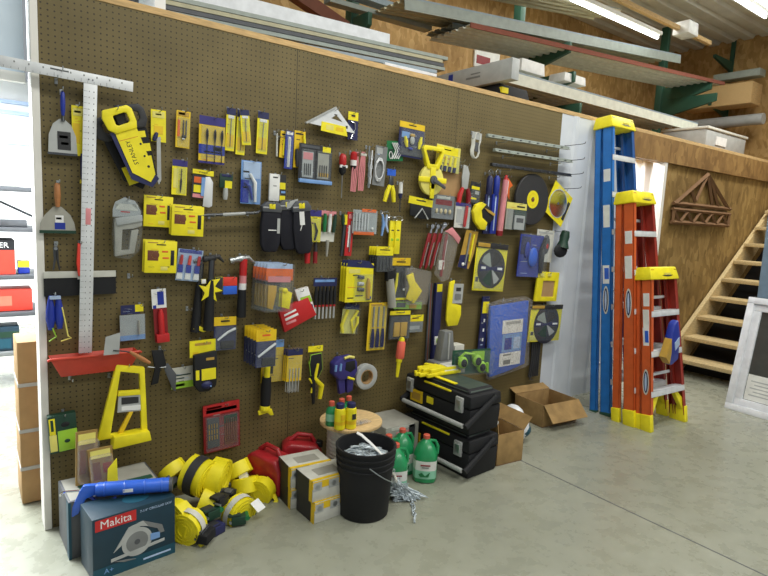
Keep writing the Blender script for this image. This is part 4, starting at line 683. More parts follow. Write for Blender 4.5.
# hammers
I('claw_hammer','black claw hammer with yellow tag, left of the two claw hammers','hammer',(200,254,222,330),.05,[('head',[('l','dark',(.12,.07),(.6,.05),[(0,15),(.2,16),(.3,12),(.6,14),(1,15)],8),('t','dark',[(.55,.05,8),(.8,.035,10),(1.05,.11,8)],[14,11,4])],{'bv':1}),('handle',[('l','dsteel',(.5,.08),(.47,.35),[(0,13),(1,13)],8),('l','nearblack',(.47,.34),(.36,1),[(0,17),(.5,21),(1,24)],8)]),('tag',[('p','yellow',[(-.1,.40),(.2,.42),(.4,.34),(.85,.32),(.6,.42),(.95,.48),(.6,.5),(.7,.62),(.35,.54),(.0,.6),(.15,.5)],20,25),('b','dark',.65,.3,1.0,.5,8,16),('b','white',.0,.32,.2,.38,19,24)],{'bv':1})],tilt=0,hook=(.6,.03))
I('claw_hammer','hammer with black grip and yellow bottom, behind the black claw hammer','hammer',(190,256,210,331),.025,[('head',[('l','dsteel',(.2,.07),(.8,.05),[(0,11),(.5,14),(1,11)],8)]),('handle',[('l','dark',(.62,.1),(.45,.4),[(0,12),(1,12)],8),('l','nearblack',(.45,.4),(.14,1),[(0,16),(1,22)],8)]),('grip_band',[('p','yellow',[(.0,.95),(.2,.90),(.5,.95),(.85,.99),(.5,1.01),(.2,.97)],20,28)],{'bv':1})],tilt=-3,hook=None)
I('claw_hammer','steel claw hammer with red and white handle, right of the two claw hammers','hammer',(229,254,253,317),.05,[('head',[('l','steel',(.0,.11),(.5,.07),[(0,14),(.25,15),(.4,11),(.7,15),(1,16)],8),('t','steel',[(.45,.07,8),(.75,.06,10),(1.05,.15,8)],[16,12,4])]),('handle',[('l','red',(.57,.08),(.55,.34),[(0,17),(1,16)],8),('l','pink',(.55,.34),(.54,.46),[(0,16),(1,16)],8),('l','white',(.54,.46),(.53,.56),[(0,17),(1,17)],8),('l','nearblack',(.53,.56),(.5,1),[(0,17),(.5,20),(1,21)],8)])],tilt=0,hook=(.58,.04))
I('chalk_bottle_pack','red blister pack with white header, low left beside the clear pack','chalk',(152,289,168,342),.04,[('card',[('b','white',.05,0,.95,.36,-2,0),('b','royal',.4,.05,.8,.3,0,.7),('b','dred',.1,.36,.95,1,-2,0),('b','royal',.1,.3,.3,.36,0,.6)]),('bottle',[('l','red',(.52,.38),(.52,.84),[(0,7),(.2,13),(1,14)],10)]),('base',[('b','red',.15,.84,.95,1,0,24)],{'bv':3})],tilt=-3,hook=(.6,.03))
I('hook_pack','clear pack with navy and yellow header, beside the T-square blade','hook pack',(120,305,145,340),.03,[('card',[('b','navy',.05,0,.8,.26,-2,0),('b','yellow',.62,0,.95,.2,0,.7),('b','lgrey',0,.28,1,1,-2,-.6),('b','lblue',.0,.86,1,1,-.6,.6)]),('part',[('t','stone',[(.75,.45,6),(.75,.85,6)],5)]),blist(0,.26,1,1,16)],tilt=-1,hook=(.85,.03))
I('boxed_tool','green and yellow small boxed sander hanging at the lower left edge','tool box',(49,414,77,451),.05,[('box',[('b','dgreen',0,0,1,1,-30,10),('b','lime',.3,.42,1,.98,10,11),('b','yellow',.02,.06,.24,.5,10,11),('b','pyellow',.0,.5,.26,.95,10,11),('b','dgreen',.08,.1,.18,.4,11,11.6)],{'bv':1}),('picture',[('s','nearblack',.6,.27,11,18,3,12)]),('picture',[('s','dgreen',.62,.72,11.5,12,2,9)])],tilt=-3,hook=(.6,.03))
# ================================================================ THE ROOM
def sbox(name, x0,x1,y0,y1,z0,z1, m, bv=0):
    a = MB(); a.box(x0,x1,y0,y1,z0,z1,m); return struct(a.build(name, bv=bv, flat=True))
sbox('floor', -5, 14, -7, 9, -.1, 0, 'concrete')
a = MB(); a.box(2.557,2.565,-7,-.0,-.001,.0008,'dgrey'); struct(a.build('trim_7', flat=True))
XW = 3.59
sbox('wall_back', 0, XW, 0, .012, 0, 2.41, 'pegboard')
sbox('wall_stud_side', .0, XW, .012, .1, 0, 2.41, 'cardin')
sbox('trim_1', 0, 7.9, -.004, .1, 2.41, 2.442, 'lumber', .002)
sbox('trim_2', -.03, 0, -.012, .115, 0, 2.442, 'trimwhite', .003)
# ribbed white steel right of the pegboard
def ribbed(name, x0, x1, y, z0, z1, m, pitch=.23, depth=.02, back=.03):
    pts = [(x0, y+back)]; x = x0
    pts.append((x0, y))
    while x+pitch <= x1:
        pts += [(x+pitch*.62,y),(x+pitch*.70,y-depth),(x+pitch*.86,y-depth),(x+pitch*.94,y)]; x += pitch
    pts += [(x1,y),(x1,y+back)]
    a = MB(); a.prismz(pts, z0, z1, m); return struct(a.build(name, flat=True))
ribbed('wall_center', XW, 4.62, .0, 0, 2.41, 'metalwhite', .25, .012)
sbox('trim_3', 4.62, 8.2, -.004, .1, 2.185, 2.41, 'osb_beam')
sbox('wall_right', 5.33, 8.2, .03, .1, 0, 2.185, 'osb')
sbox('trim_4', 4.62, 4.68, -.0, .1, 0, 2.185, 'trimwhite')
# room seen through the opening
ribbed('wall_far_opening', 4.2, 9.5, .75, 0, 2.45, 'roomwhite', .23, .03)
sbox('trim_5', 5.28, 5.33, .0, .12, 0, 2.185, 'trimwhite')
a = MB(); a.box(5.20,5.27,.66,.70,0,1.95,'tan'); a.box(5.27,5.5,.67,.70,0,1.9,'paper'); o = a.build('door_1', flat=True); struct(o)
# mezzanine and back wall above
sbox('wall_upper', .5, 9.4, 2.3, 2.36, 2.3, 4.6, 'osb_light')
sbox('trim_6', .55, 9.3, .1, 2.3, 2.36, 2.41, 'plywd')
sbox('wall_end', 9.3, 9.36, -6.0, 2.3, 0, 4.7, 'osb_light')
pts = [(-6.0,4.42)]; y = -6.0
while y < 2.3:
    pts += [(y+.12,4.42),(y+.15,4.46),(y+.21,4.46),(y+.24,4.42)]; y += .24
a = MB(); n = len(pts)
vs = [(x,p,z) for x in (-2.5,9.4) for p,z in pts]; a.add(vs, [(i,i+1,n+i+1,n+i) for i in range(n-1)], 'ceilmetal'); struct(a.build('ceiling', flat=True))
sbox('wall_left_header', -3.2, -.045, .08, .14, 2.06, 4.4, 'wallblue')
sbox('trim_8', -3.2, -.045, .05, .08, 2.02, 2.06, 'roomwhite')
# room on the left
sbox('wall_left_room', -3.2, .55, 5.2, 5.26, 0, 2.9, 'roomwhite')
sbox('wall_left_side', .5, .55, .1, 5.2, 0, 2.9, 'roomwhite')
a = MB()
for z0,z1,m_ in ((2.62,2.66,'pblue'),(2.5,2.54,'pblue'),(2.16,2.22,'pblue'),(1.2,1.24,'lgrey')): a.box(-1.6,.45,5.15,5.2,z0,z1,m_)
struct(a.build('window_1', flat=True))

# ================================================================ LEFT ROOM GOODS
r = thing('shelving_unit','grey steel shelving stocked with boxed goods in the bright room at left','shelving',(-.32,2.7,0))
for z in (.3,.62,.92,1.30,1.62):
    a = MB(); a.box(-.75,.62,-.25,.25,z-.035,z,'dgrey' if z>.5 else 'grey'); a.build('shelf', r, bv=.003)
for x in (-.74,.6):
    for y in (-.24,.22):
        a = MB(); a.box(x,x+.03,y,y+.03,0,2.0,'lgrey'); a.build('upright', r)
a = MB(); a.tube([(-.7,.25,2.0),(.6,.25,1.35)],.012,'dgrey',6); a.build('brace', r)
def carton(name,label,cat,x0,x1,y0,y1,z0,z1,m,strips=(),group=None,txt=None):
    a = MB(); r = thing(name,label,cat,((x0+x1)/2,(y0+y1)/2,z0),group=group); hx,hy,hz=(x1-x0)/2,(y1-y0)/2,z1-z0
    a.box(-hx,hx,-hy,hy,0,hz,m); a.build('carton',r,bv=.004)
    if strips or txt:
        a = MB()
        for (u0,v0,u1,v1,mm) in strips: a.box(-hx+2*hx*u0,-hx+2*hx*u1,-hy-.0015,-hy+.002,hz*v0,hz*v1,mm)
        for t in (txt or ()): a.text(t[0],t[3],(-hx+2*hx*t[1],-hy-.0015,hz*t[2]),t[4])
        a.build('print',r)
    return r
carton('tool_case','black and red boxed driver kit on the second shelf of the bright room','box',-.50,.05,2.5,2.8,.925,1.2,'nearblack',[(0,0,.62,.66,'white'),(.62,0,1,.7,'brred'),(.05,.1,.5,.5,'dgrey'),(.2,.72,.25,.8,'red')],txt=[('ER & DECKER',.6,.84,.06,'white')])
carton('tool_case','long red tool box on the third shelf of the bright room','box',-.55,.16,2.5,2.75,.625,.80,'brred',[(.55,.25,.8,.7,'coral')])
carton('small_box','small yellow and blue box at the right end of the second shelf','box',.07,.15,2.52,2.62,.925,1.03,'royal',[(0,.5,1,1,'yellow')])
carton('flat_case','dark case on the lowest shelf with teal blister packs','case',-.5,.06,2.48,2.7,.305,.5,'tealdk',[(0,.55,1,.8,'dgreen'),(.1,.1,.9,.5,'teal'),(.3,.6,.5,.75,'white')])
carton('hardware_bin','row of dark steel clamps lying on the fourth shelf','hardware',-.45,.14,2.5,2.62,1.302,1.36,'dsteel',[(.1,.2,.3,.8,'lgrey'),(.5,.2,.7,.8,'dgrey')])
carton('leaflet_tray','pale tray of green and white leaflets on the top shelf','tray',-.5,.1,2.5,2.62,1.622,1.68,'offwhite',[(.1,.3,.4,.8,'lightgreen'),(.6,.3,.9,.7,'white')])
# tall banded cartons behind the white end trim
r = thing('banded_cartons','tall brown carton stack with pale strap lines beside the white end trim','carton',(-.035,.42,0))
zs=[0,.19,.385,.62,.84]
for i in range(4):
    a = MB(); a.box(-.06,.09,-.12,.12,zs[i]+.006,zs[i+1]-.004,'tan'); a.build('carton',r,bv=.004)
for z in zs[1:4]:
    a = MB(); a.box(-.0625,.0925,-.1225,.1225,z-.009,z+.009,'lgrey'); a.build('strap',r)
a = MB(); a.box(.02,.075,-.1235,-.12,.12,.17,'white'); a.build('label',r)

# ================================================================ RACK ABOVE THE WALL
def green_rack(px, py, label, arms):
    p=WY(px,py,1.5)
    r = thing('rack_upright',label,'rack',(p.x,1.5,2.41))
    a = MB(); a.box(-.04,.04,-.05,.05,0,1.95,'steelgreen'); a.build('post',r,bv=.003)
    for z,y in arms:
        L=1.5-y; z-=2.41
        a = MB(); a.add([(-.03,-.04,z-.26),(.03,-.04,z-.26),(.03,-.04,z),(-.03,-.04,z),(-.02,-L,z-.10),(.02,-L,z-.10),(.02,-L,z),(-.02,-L,z)],[(0,1,2,3),(4,7,6,5),(0,4,5,1),(1,5,6,2),(2,6,7,3),(3,7,4,0)],'steelgreen'); a.build('arm',r,bv=.002)
    return r
green_rack(352,20,'dark green steel rack post at the left, behind the white trim board',((3.22,1.22),))
green_rack(517,50,'dark green steel rack post in the middle of the overhead rack',((2.74,.62),(3.06,.72),(3.36,.8)))
green_rack(661,85,'dark green steel rack post at the right of the overhead rack',((2.74,.62),(3.36,.72),(3.52,.8)))
def longbar(name,label,cat,A,B,y,dy,dz,m,lip=None,kind='box',lift=0):
    pa, pb = WY(*A,y), WY(*B,y)
    r = thing(name,label,cat,((pa.x+pb.x)/2,y,(pa.z+pb.z)/2+lift)); l_=(pb-pa).length/2
    r.rotation_euler=(0,math.atan2(pa.z-pb.z,pb.x-pa.x),0)
    a = MB()
    if kind == 'box': a.box(-l_,l_,0,dy,-dz,0,m)
    elif kind == 'layers':
        k=max(2,int(dz/.022))
        for i in range(k):
            z=-dz*i/k; mm=(m,lip or m,'dgrey')[i%3] if i else m
            a.box(-l_*(1-.01*((i*7)%5)),l_*(1-.012*((i*3)%4)),.004*((i*5)%4),dy,z-dz/k+.002,z,mm)
    elif kind == 'chan':
        a.box(-l_,l_,0,dy,-.004,0,m); a.box(-l_,l_,0,.004,-dz,0,m); a.box(-l_,l_,dy-.004,dy,-dz,0,m)
    elif kind == 'ribs':
        k = int(dy/.09); pts=[]
        for i in range(k): pts += [(i*.09,0),(i*.09+.05,0),(i*.09+.06,-.02),(i*.09+.08,-.02)]
        n=len(pts); a.add([(x,p,q) for x in (-l_,l_) for p,q in pts]+[(x,p,q-.005) for x in (-l_,l_) for p,q in pts],[(i,i+1,n+i+1,n+i) for i in range(n-1)]+[(2*n+i,3*n+i,3*n+i+1,2*n+i+1) for i in range(n-1)]+[(i,2*n+i,2*n+i+1,i+1) for i in range(n-1)]+[(n+i,n+i+1,3*n+i+1,3*n+i) for i in range(n-1)],m)
        a.box(-l_,l_,-.012,.0,-dz,.004,lip or m); a.box(-l_,l_,-.013,.0,-.002,.012,'sheetblue' if lip!='rust' else 'rust')
    elif kind == 'tube': a.tube([(-l_,0,0),(l_,0,0)],dz/2,m,10)
    a.build('length',r,bv=.002 if kind=='box' else 0,flat=kind!='tube')
    return r
longbar('trim_board','long white boxed trim board lying above the pegboard','trim board',(40,-56),(390,34),.62,.14,.10,'pvc')
longbar('sheet_bundle','long grey-green bundle of metal trim just above the pegboard edge','metal trim',(40,-34),(448,57),.40,.18,.10,'sheetgrey','olive','layers')
longbar('sheet_bundle','blue-grey metal sheets lowest in the pile, along the pegboard top edge','metal trim',(80,0),(437,70),.16,.2,.07,'sheetblue','sheetgrey','layers')
longbar('roofing_stack','pale roofing sheet with blue-grey top edge on the lowest right rack level','roofing sheet',(508,71),(697,124),.7,.70,.10,'sheet','sheet','ribs')
longbar('roofing_stack','rust-edged roofing sheet on the second right rack level','roofing sheet',(470,24),(724,83),.8,.62,.03,'sheet','rust','ribs')
longbar('roofing_stack','grey-green roofing channel stack on the third right rack level','roofing sheet',(404,-2),(680,56),.9,.52,.09,'olive','sheetgrey','ribs')
longbar('metal_channel','slim bluish steel channel lying high at upper left, ending before the sheets','channel',(300,-30),(428,14),1.25,.12,.05,'sheetblue',None,'box')
longbar('metal_channel','second slim grey channel at upper left, below the bluish one','channel',(330,-4),(432,26),1.3,.1,.04,'sheetgrey',None,'box')
longbar('metal_sheet','pale ribbed metal sheet near the ceiling above the rack centre','metal sheet',(420,-34),(620,10),1.0,.4,.03,'olive','sheet','ribs')
longbar('metal_sheet','short grey sheet lying right behind the long pale carton','metal sheet',(452,24),(556,50),1.05,.36,.03,'sheetgrey','sheetgrey','ribs')
longbar('white_strip','short white strip lying on the wall top left of the long pale carton','strip',(385,62),(437,74),.14,.05,.02,'pvc',None,'box')
longbar('lumber_board','pale lumber board near the ceiling beside the light strip','board',(600,-14),(712,41),.85,.05,.05,'lumber')
longbar('lumber_board','brown timber leaning across the top rack at upper left','board',(290,-20),(350,22),1.3,.09,.10,'brown')
r = thing('lamp_strip','bright fluorescent light strip shining under the ceiling above the rack','light',WY(618,20,.78)); a = MB(); a.box(-.85,.85,-.05,.05,.02,.06,'offwhite'); a.build('housing',r,bv=.005); a = MB(); a.tube([(-.83,0,0),(.83,0,0)],.018,'lamp_glow',10); a.build('tube',r)
# long pale carton at the wall top
r = thing('flat_case','dark flat plastic case on the wall top under the long pale carton','case',(3.10,.36,2.442)); a = MB(); a.box(-.18,.16,-.30,.34,0,.10,'nearblack',.92); a.build('case',r,bv=.01); a=MB(); a.box(-.17,-.10,-.302,-.2,.03,.07,'yellow'); a.build('label',r)
r = thing('long_carton','long pale grey carton with a blue stripe lying across the wall top','carton',(3.02,.36,2.545)); a = MB(); a.box(-.12,-.04,-.41,.41,0,.15,'lgrey'); a.build('carton',r,bv=.004)
a = MB(); a.box(-.1215,-.119,.20,.25,.05,.13,'royal'); a.build('stripe',r); a = MB(); a.box(-.1212,-.119,-.1,.05,.06,.075,'grey'); a.box(-.1212,-.119,-.1,.0,.09,.10,'grey'); a.build('print',r); a = MB(); a.box(-.11,-.05,.41,.43,.02,.14,'dyellow'); a.build('end_flap',r)
r = thing('white_sign','white sign with red lettering block on the orange back wall','sign',WY(487,56,2.28)); a = MB(); a.box(-.22,.22,-.01,.01,-.16,.12,'paper'); a.box(-.19,.05,-.012,-.009,-.12,-.02,'dred'); a.build('panel',r)
for (x0,y0,x1,y1,y,lb) in ((523,58,547,75,.72,'white block sitting on the lower white roofing sheet, left one'),(566,72,588,85,.72,'white block sitting on the lower white roofing sheet, right one'),(690,18,700,36,.72,'white block at the end of the pale board near the ceiling')):
    p=WY((x0+x1)/2,y1-2,y); w=WY(x1,y1,y).x-WY(x0,y1,y).x; hh=WY(x0,y0,y).z-WY(x0,y1-4,y).z
    r=thing('foam_block',lb,'foam block',(p.x,p.y+.02,p.z)); a=MB(); a.box(-w/2,w/2,0,.2,0,hh,'white',.94); a.build('block',r,bv=.004)
# goods at the right end of the mezzanine
p = WY(725,150,.5)
r = thing('plastic_tub','translucent grey plastic tub on the beam at the far right','tub',(7.35,.55,2.42)); a = MB()
a.box(-.62,.42,-.25,.25,0,.30,'lgrey',1.06); a.build('tub',r,bv=.02); a = MB(); a.box(-.66,.46,-.28,.28,.30,.33,'offwhite'); a.build('rim',r,bv=.008); a = MB(); a.box(-.4,-.12,-.268,-.25,.14,.24,'white'); a.build('label',r)
r = thing('small_carton','pale carton on the mezzanine beside the plastic tub','carton',(8.15,.7,2.42)); a = MB(); a.box(-.18,.18,-.2,.2,0,.33,'stone'); a.build('carton',r,bv=.01); a = MB(); a.box(-.02,.02,-.202,-.199,0,.33,'paper'); a.build('tape',r)
def yrow(name,label,cat,A,B,x,h,d,m,round_=False,extra=None):
    pa, pb = ray(*A,0,x), ray(*B,0,x)
    r = thing(name,label,cat,(x,(pa.y+pb.y)/2,(pa.z+pb.z)/2)); l_=abs(pa.y-pb.y)/2; a=MB()
    if round_: a.tube([(0,-l_,0),(0,l_,0)],h/2,m,12)
    else: a.box(-d/2,d/2,-l_,l_,-h/2,h/2,m)
    a.build('length',r,bv=0 if round_ else .006); return r
yrow('timber_crate','long wooden crate on brackets along the end wall','crate',(688,104),(757,92),8.9,.30,.35,'lumber')
yrow('plastic_roll','silver-white roll of plastic on brackets along the end wall','roll',(690,128),(764,116),8.9,.16,.16,'lgrey',True)
yrow('grey_beam','grey steel channel on the top brackets along the end wall','channel',(716,80),(763,72),8.9,.10,.2,'sheetgrey')
for (q,z,lb) in (((731,62),3.95,'upper'),((726,108),3.35,'lower')):
    p=ray(*q,0,9.26); r=thing('wall_bracket',f'{lb} green steel bracket fixed to the end wall','bracket',(9.3,p.y,p.z)); a=MB(); a.box(-.03,0,-.03,.03,-.3,.35,'steelgreen'); a.build('plate',r); a=MB(); a.add([(-.03,-.02,-.15),(-.03,.02,-.15),(-.03,.02,0),(-.03,-.02,0),(-.6,-.02,-.04),(-.6,.02,-.04),(-.6,.02,0),(-.6,-.02,0)],[(0,1,2,3),(4,7,6,5),(0,4,5,1),(1,5,6,2),(2,6,7,3),(3,7,4,0)],'steelgreen'); a.build('arm',r)
r = thing('ceiling_light','large fluorescent fixture glowing on the ceiling at upper right','light',ray(752,-4,2,4.40)); a=MB(); a.box(-.7,.7,-.16,.16,-.05,0,'offwhite'); a.build('housing',r,bv=.005)
for y in (-.08,.08):
    a=MB(); a.tube([(-.66,y,-.07),(.66,y,-.07)],.018,'lamp_glow',10); a.build('tube',r)
# toy truss hung on the OSB wall
r = thing('model_truss','small dark wooden roof truss model hung on the OSB wall under the beam','wall model',(6.18,.018,1.74))
def bar(mb,A,B,w,d,m):
    mb.tube([(A[0],-d,A[1]),(B[0],-d,B[1])],w,m,4)
a=MB(); bar(a,(-.62,.06),(.02,.40),.024,.02,'cardin'); bar(a,(.02,.40),(.62,.06),.024,.02,'cardin'); bar(a,(-.66,.06),(.68,.06),.022,.02,'cardin'); a.build('rafter',r)
for A_,B_ in (((-.2,.1),(.0,.38)),((.02,.4),(.2,.09)),((-.2,.1),(-.32,.22)),((.35,.08),(.1,.36))):
    a=MB(); bar(a,A_,B_,.02,.02,'cardin'); a.build('web',r)
a=MB(); bar(a,(-.66,-.13),(.68,-.13),.022,.02,'cardin'); bar(a,(-.66,.0),(.68,.0),.022,.02,'cardin'); bar(a,(-.64,-.13),(-.64,.0),.02,.02,'cardin'); bar(a,(.66,-.13),(.66,.0),.02,.02,'cardin')
for i in range(9): bar(a,(-.62+.14*i,-.12 if i%2 else -.02),(-.50+.14*i,-.02 if i%2 else -.12),.018,.022,'cardin')
a.build('girder',r)

# ================================================================ STAIRS, POST, WINDOW UNIT
r = thing('wooden_stairs','open wooden stairs rising to the right along the OSB wall','stairs',(5.75,-.455,0))
run,rise=.25,.206
for i in range(9):
    a=MB(); a.box(i*run*1.0+.02,i*run+.30,-.45,.42,(i+1)*rise-.07+.0,(i+1)*rise-.03+.0,'tread'); a.build('tread',r,bv=.003)
for y in (-.5,.42):
    a=MB(); a.prism([(-.04,0),(.25,0),(10*run+.2,9.2*rise),(10*run-.0,9.9*rise),(-.04,.2)],y,y+.045,'tread'); a.build('stringer',r)
a=MB(); a.add([(.30,-.44,.0),(.30,.41,.0),(10*run+.3,.41,9.0*rise),(10*run+.3,-.44,9.0*rise),(.34,-.44,-.0),(.34,.41,-.0),(10*run+.34,.41,8.9*rise),(10*run+.34,-.44,8.9*rise)],[(0,1,2,3),(7,6,5,4),(0,3,7,4),(1,5,6,2)],'nearblack'); a.build('shade_panel',r)  # near-black sloped panel added to paint the shade below the open treads
r = thing('steel_post','blue-grey square post at the right edge, behind the white window unit','post',(5.36,-.98,0)); a=MB(); a.box(-.02,.26,-.22,.06,0,2.62,'bluegrey'); a.build('shaft',r,bv=.006); a=MB(); a.box(-.05,.3,-.26,.1,0,.02,'bluegrey'); a.build('base_plate',r)
p=ray(770,132,0,5.5); r = thing('junction_box','dark blue-grey box fixed to the top of the post at the right edge','box',(5.33,-1.2,p.z-.14)); a=MB(); a.box(-.16,.0,-.2,.16,.0,.26,'tealdk'); a.build('case',r,bv=.01); a=MB(); a.box(-.165,-.15,-.16,.1,.03,.1,'teal'); a.build('panel',r)
# window unit leaning on the post
r = thing('window_unit','new white vinyl window leaning against the post at the right edge','window unit',(5.03,-.885,0),rot=(R(0),R(11),R(-4)))
Wd,Hh=.95,1.0
def frame_yz(mb,y0,y1,z0,z1,w,x0,x1,m):
    for (a0,a1,b0,b1) in ((y0,y1,z0,z0+w),(y0,y1,z1-w,z1),(y0,y0+w,z0+w,z1-w),(y1-w,y1,z0+w,z1-w)): mb.box(x0,x1,a0,a1,b0,b1,m)
a=MB(); frame_yz(a,-Wd,0,0,Hh,.055,-.0,.08,'pvc'); a.build('outer_frame',r,bv=.004)
a=MB(); frame_yz(a,-Wd+.055,-.055,.055,Hh-.055,.06,.02,.07,'pvc'); a.build('sash',r,bv=.004)
a=MB(); a.box(.04,.05,-Wd+.115,-.115,.115,Hh-.115,'glassdk'); a.build('glass',r)
a=MB(); a.box(.036,.04,-.46,-.12,.12,.34,'paper'); 
for i in range(5): a.box(.0352,.0362,-.43,-.15-.03*(i%2),.16+.03*i,.17+.03*i,'lgrey')
a.box(.036,.04,-.62,-.47,.12,.3,'black'); a.build('sticker',r)
a=MB()
for (y,z,w_,h_,m_) in ((-.30,.66,.12,.06,'lgrey'),(-.32,.56,.1,.05,'dgreen'),(-.30,.46,.14,.06,'dred'),(-.42,.6,.08,.2,'dred'),(-.24,.6,.05,.2,'dgrey')): a.box(.0388,.0398,y-w_,y,z-h_/2,z+h_/2,m_)
a.build('glass_marking',r)

# ================================================================ LADDERS
r = thing('shade_filler','dark filler blocks added for the shade under the lowest right roofing sheet','filler',(5.0,.95,2.41))  # added filler, its dark brown stands in for shade below the sheet
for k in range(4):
    a=MB(); a.box(-1.3,1.4,-.28+.14*k,-.16+.14*k,0,.2+.04*(k%2),'cardin'); a.build('filler_block',r,bv=.004)
def ladder(name,label,H,Wb,Wt,m,n,loc,rz,lean,wf=.085,wb=.055,spread=.03):
    r = thing(name,label,'ladder',loc,rot=(R(lean),0,R(rz)))
    xs=lambda t,s: s*(Wb/2+(Wt/2-Wb/2)*t)
    y0={True:(lambda t:0.0), False:(lambda t: wf+.012+spread*(1-t))}
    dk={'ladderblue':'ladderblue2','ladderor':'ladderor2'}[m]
    def rail(s,front):
        mb=MB(); yf=y0[front]; ww=wf if front else wb
        for (dx0,dx1,dy0,dy1) in ((0,.006,0,ww),(-.030,.006,0,.006),(-.030,.006,ww-.006,ww)):
            vs=[]
            for t,z in ((0,.0),(1,H-.02)):
                x=xs(t,s)
                for a_,b_ in ((dx0,dy0),(dx1,dy0),(dx1,dy1),(dx0,dy1)): vs.append((x+s*a_,yf(t)+b_,z))
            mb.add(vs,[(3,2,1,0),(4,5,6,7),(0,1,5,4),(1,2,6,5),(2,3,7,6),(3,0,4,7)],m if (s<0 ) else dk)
        o=mb.build('rail',r,flat=True)
        f=MB(); x=xs(0,s); hh=.13 if m!='ladderblue' else .03
        f.box(min(x-s*.034,x+s*.011),max(x-s*.034,x+s*.011),yf(0)-.005,yf(0)+ww+.005,0,hh,'yellow' if m!='ladderblue' else 'steelgreen')
        f.build('foot',o,bv=.004)
        if front and s<0:
            q=MB()
            def oval(zc,hh,ww_,mm,dx):
                k=20; q.add([(xs(0,s)+(xs(1,s)-xs(0,s))*(zc+hh*math.sin(w))/H-.006-dx,wf/2+ww_*math.cos(w),zc+hh*math.sin(w)) for w in [2*math.pi*i/k for i in range(k)]],[tuple(range(k))],mm)
            z0=H*(.385 if H>2 else (.52 if H>1.5 else .30)); sc=1.0 if H>1.5 else .85
            oval(z0,.115*sc,.026,'offwhite',.002); oval(z0,.098*sc,.018,'navy',.003); oval(z0,.08*sc,.009,'pblue',.004)
            q.build('logo',o,label='oval maker emblem on the rail',recalc=False)
            for zc,hh,mm in ((.80,.05,'white'),(.66,.10,'paper'),(.47 if H>2 else (.68 if H>1.5 else .57),.075,'white')):
                q=MB(); x=xs(zc,s); q.box(x-.0095,x-.004,.014,wf-.014,zc*H-hh,zc*H+hh,mm)
                if hh==.075: q.box(x-.0108,x-.008,.016,wf-.03,zc*H-hh*.5,zc*H+hh*.7,'tarp')
                q.build('sticker',o)
    for s in (-1,1):
        rail(s,True); rail(s,False)
    for i in range(1,n+1):
        z=i*.305; t=z/H
        q=MB(); q.box(xs(t,-1),xs(t,1),-.004,wf+.002,z-.006,z,'alu'); q.box(xs(t,-1),xs(t,1),-.004,.002,z-.045,z,'alu'); q.build('step',r,bv=.001)
    for i in range(1,n+1,2):
        z=i*.305+.10
        if z>H-.2: continue
        t=z/H; q=MB(); q.tube([(xs(t,-1),y0[False](t)+wb*.5,z),(xs(t,1),y0[False](t)+wb*.5,z)],.013,'alu',8); q.build('rear_brace',r)
    q=MB(); D=wf+wb+.03
    q.add([(-Wt/2-.03,-.015,H-.10),(Wt/2+.03,-.015,H-.10),(Wt/2+.03,D,H-.10),(-Wt/2-.03,D,H-.10),(-Wt/2-.012,.005,H),(Wt/2+.012,.005,H),(Wt/2+.012,D-.02,H),(-Wt/2-.012,D-.02,H)],[(3,2,1,0),(4,5,6,7),(0,1,5,4),(1,2,6,5),(2,3,7,6),(3,0,4,7)],'yellow'); o=q.build('top_cap',r,bv=.012)
    q=MB(); k=20; q.add([(Wt*.1+.085*math.cos(w),-.013+.018*(.5+.5*math.sin(w))*.9,H-.058+.018*math.sin(w)) for w in [2*math.pi*i/k for i in range(k)]],[tuple(range(k))],'black'); q.text('WERNER',.024,(Wt*.1,-.0085,H-.058),'pyellow',sx=.9,th=.004); q.build('emblem',o,recalc=False)
    for s in (-1,1):
        q=MB(); z=H*.55; t=z/H; q.tube([(xs(t,s)-.03*s,wf*.5,z+.08),(xs(t,s)-.03*s,wf*.5,z),(xs(t,s)-.03*s,wf+.03,z+.01)],.008,'zinc',6); q.build('spreader',r)
    if m=='ladderor':
        for s in (-1,1):
            q=MB(); x=xs(.05,s); q.prism([(x-s*.03,.10),(x-s*.03,.2),(x-s*.13,.29),(x-s*.16,.29)] ,.01,.045,'yellow'); q.build('gusset',r,bv=.003)
    return r
ladder('step_ladder','tall blue fibreglass stepladder, folded, farthest left of three ladders',2.46,.56,.31,'ladderblue',7,(4.15,-.50,0),0,-7.3)
ladder('step_ladder','mid-height orange fibreglass stepladder between the blue and the shortest ladders',1.845,.53,.29,'ladderor',5,(4.085,-.735,0),0,-8.3)
ladder('step_ladder','shortest orange stepladder with yellow cap, in front of the others',1.255,.51,.34,'ladderor',3,(4.085,-.875,0),-3,-8.5,.075,.035,.0)
r = thing('plastic_bag','blue and yellow printed plastic bag hanging inside the shortest ladder','bag',(4.06,-.815,.545)); a=MB(); a.prism([(-.08,0),(.0,.27),(.05,.3),(.11,.16),(.12,-.02),(.02,-.06)],-.03,.03,'royal'); a.build('bag',r,bv=.015); a=MB(); a.prism([(-.1,.02),(-.04,.16),(-.02,.05),(-.03,-.04)],-.035,.02,'gold'); a.prism([(.02,.12),(.08,.16),(.1,.1),(.04,.06)],-.034,-.029,'pblue'); a.build('print',r)

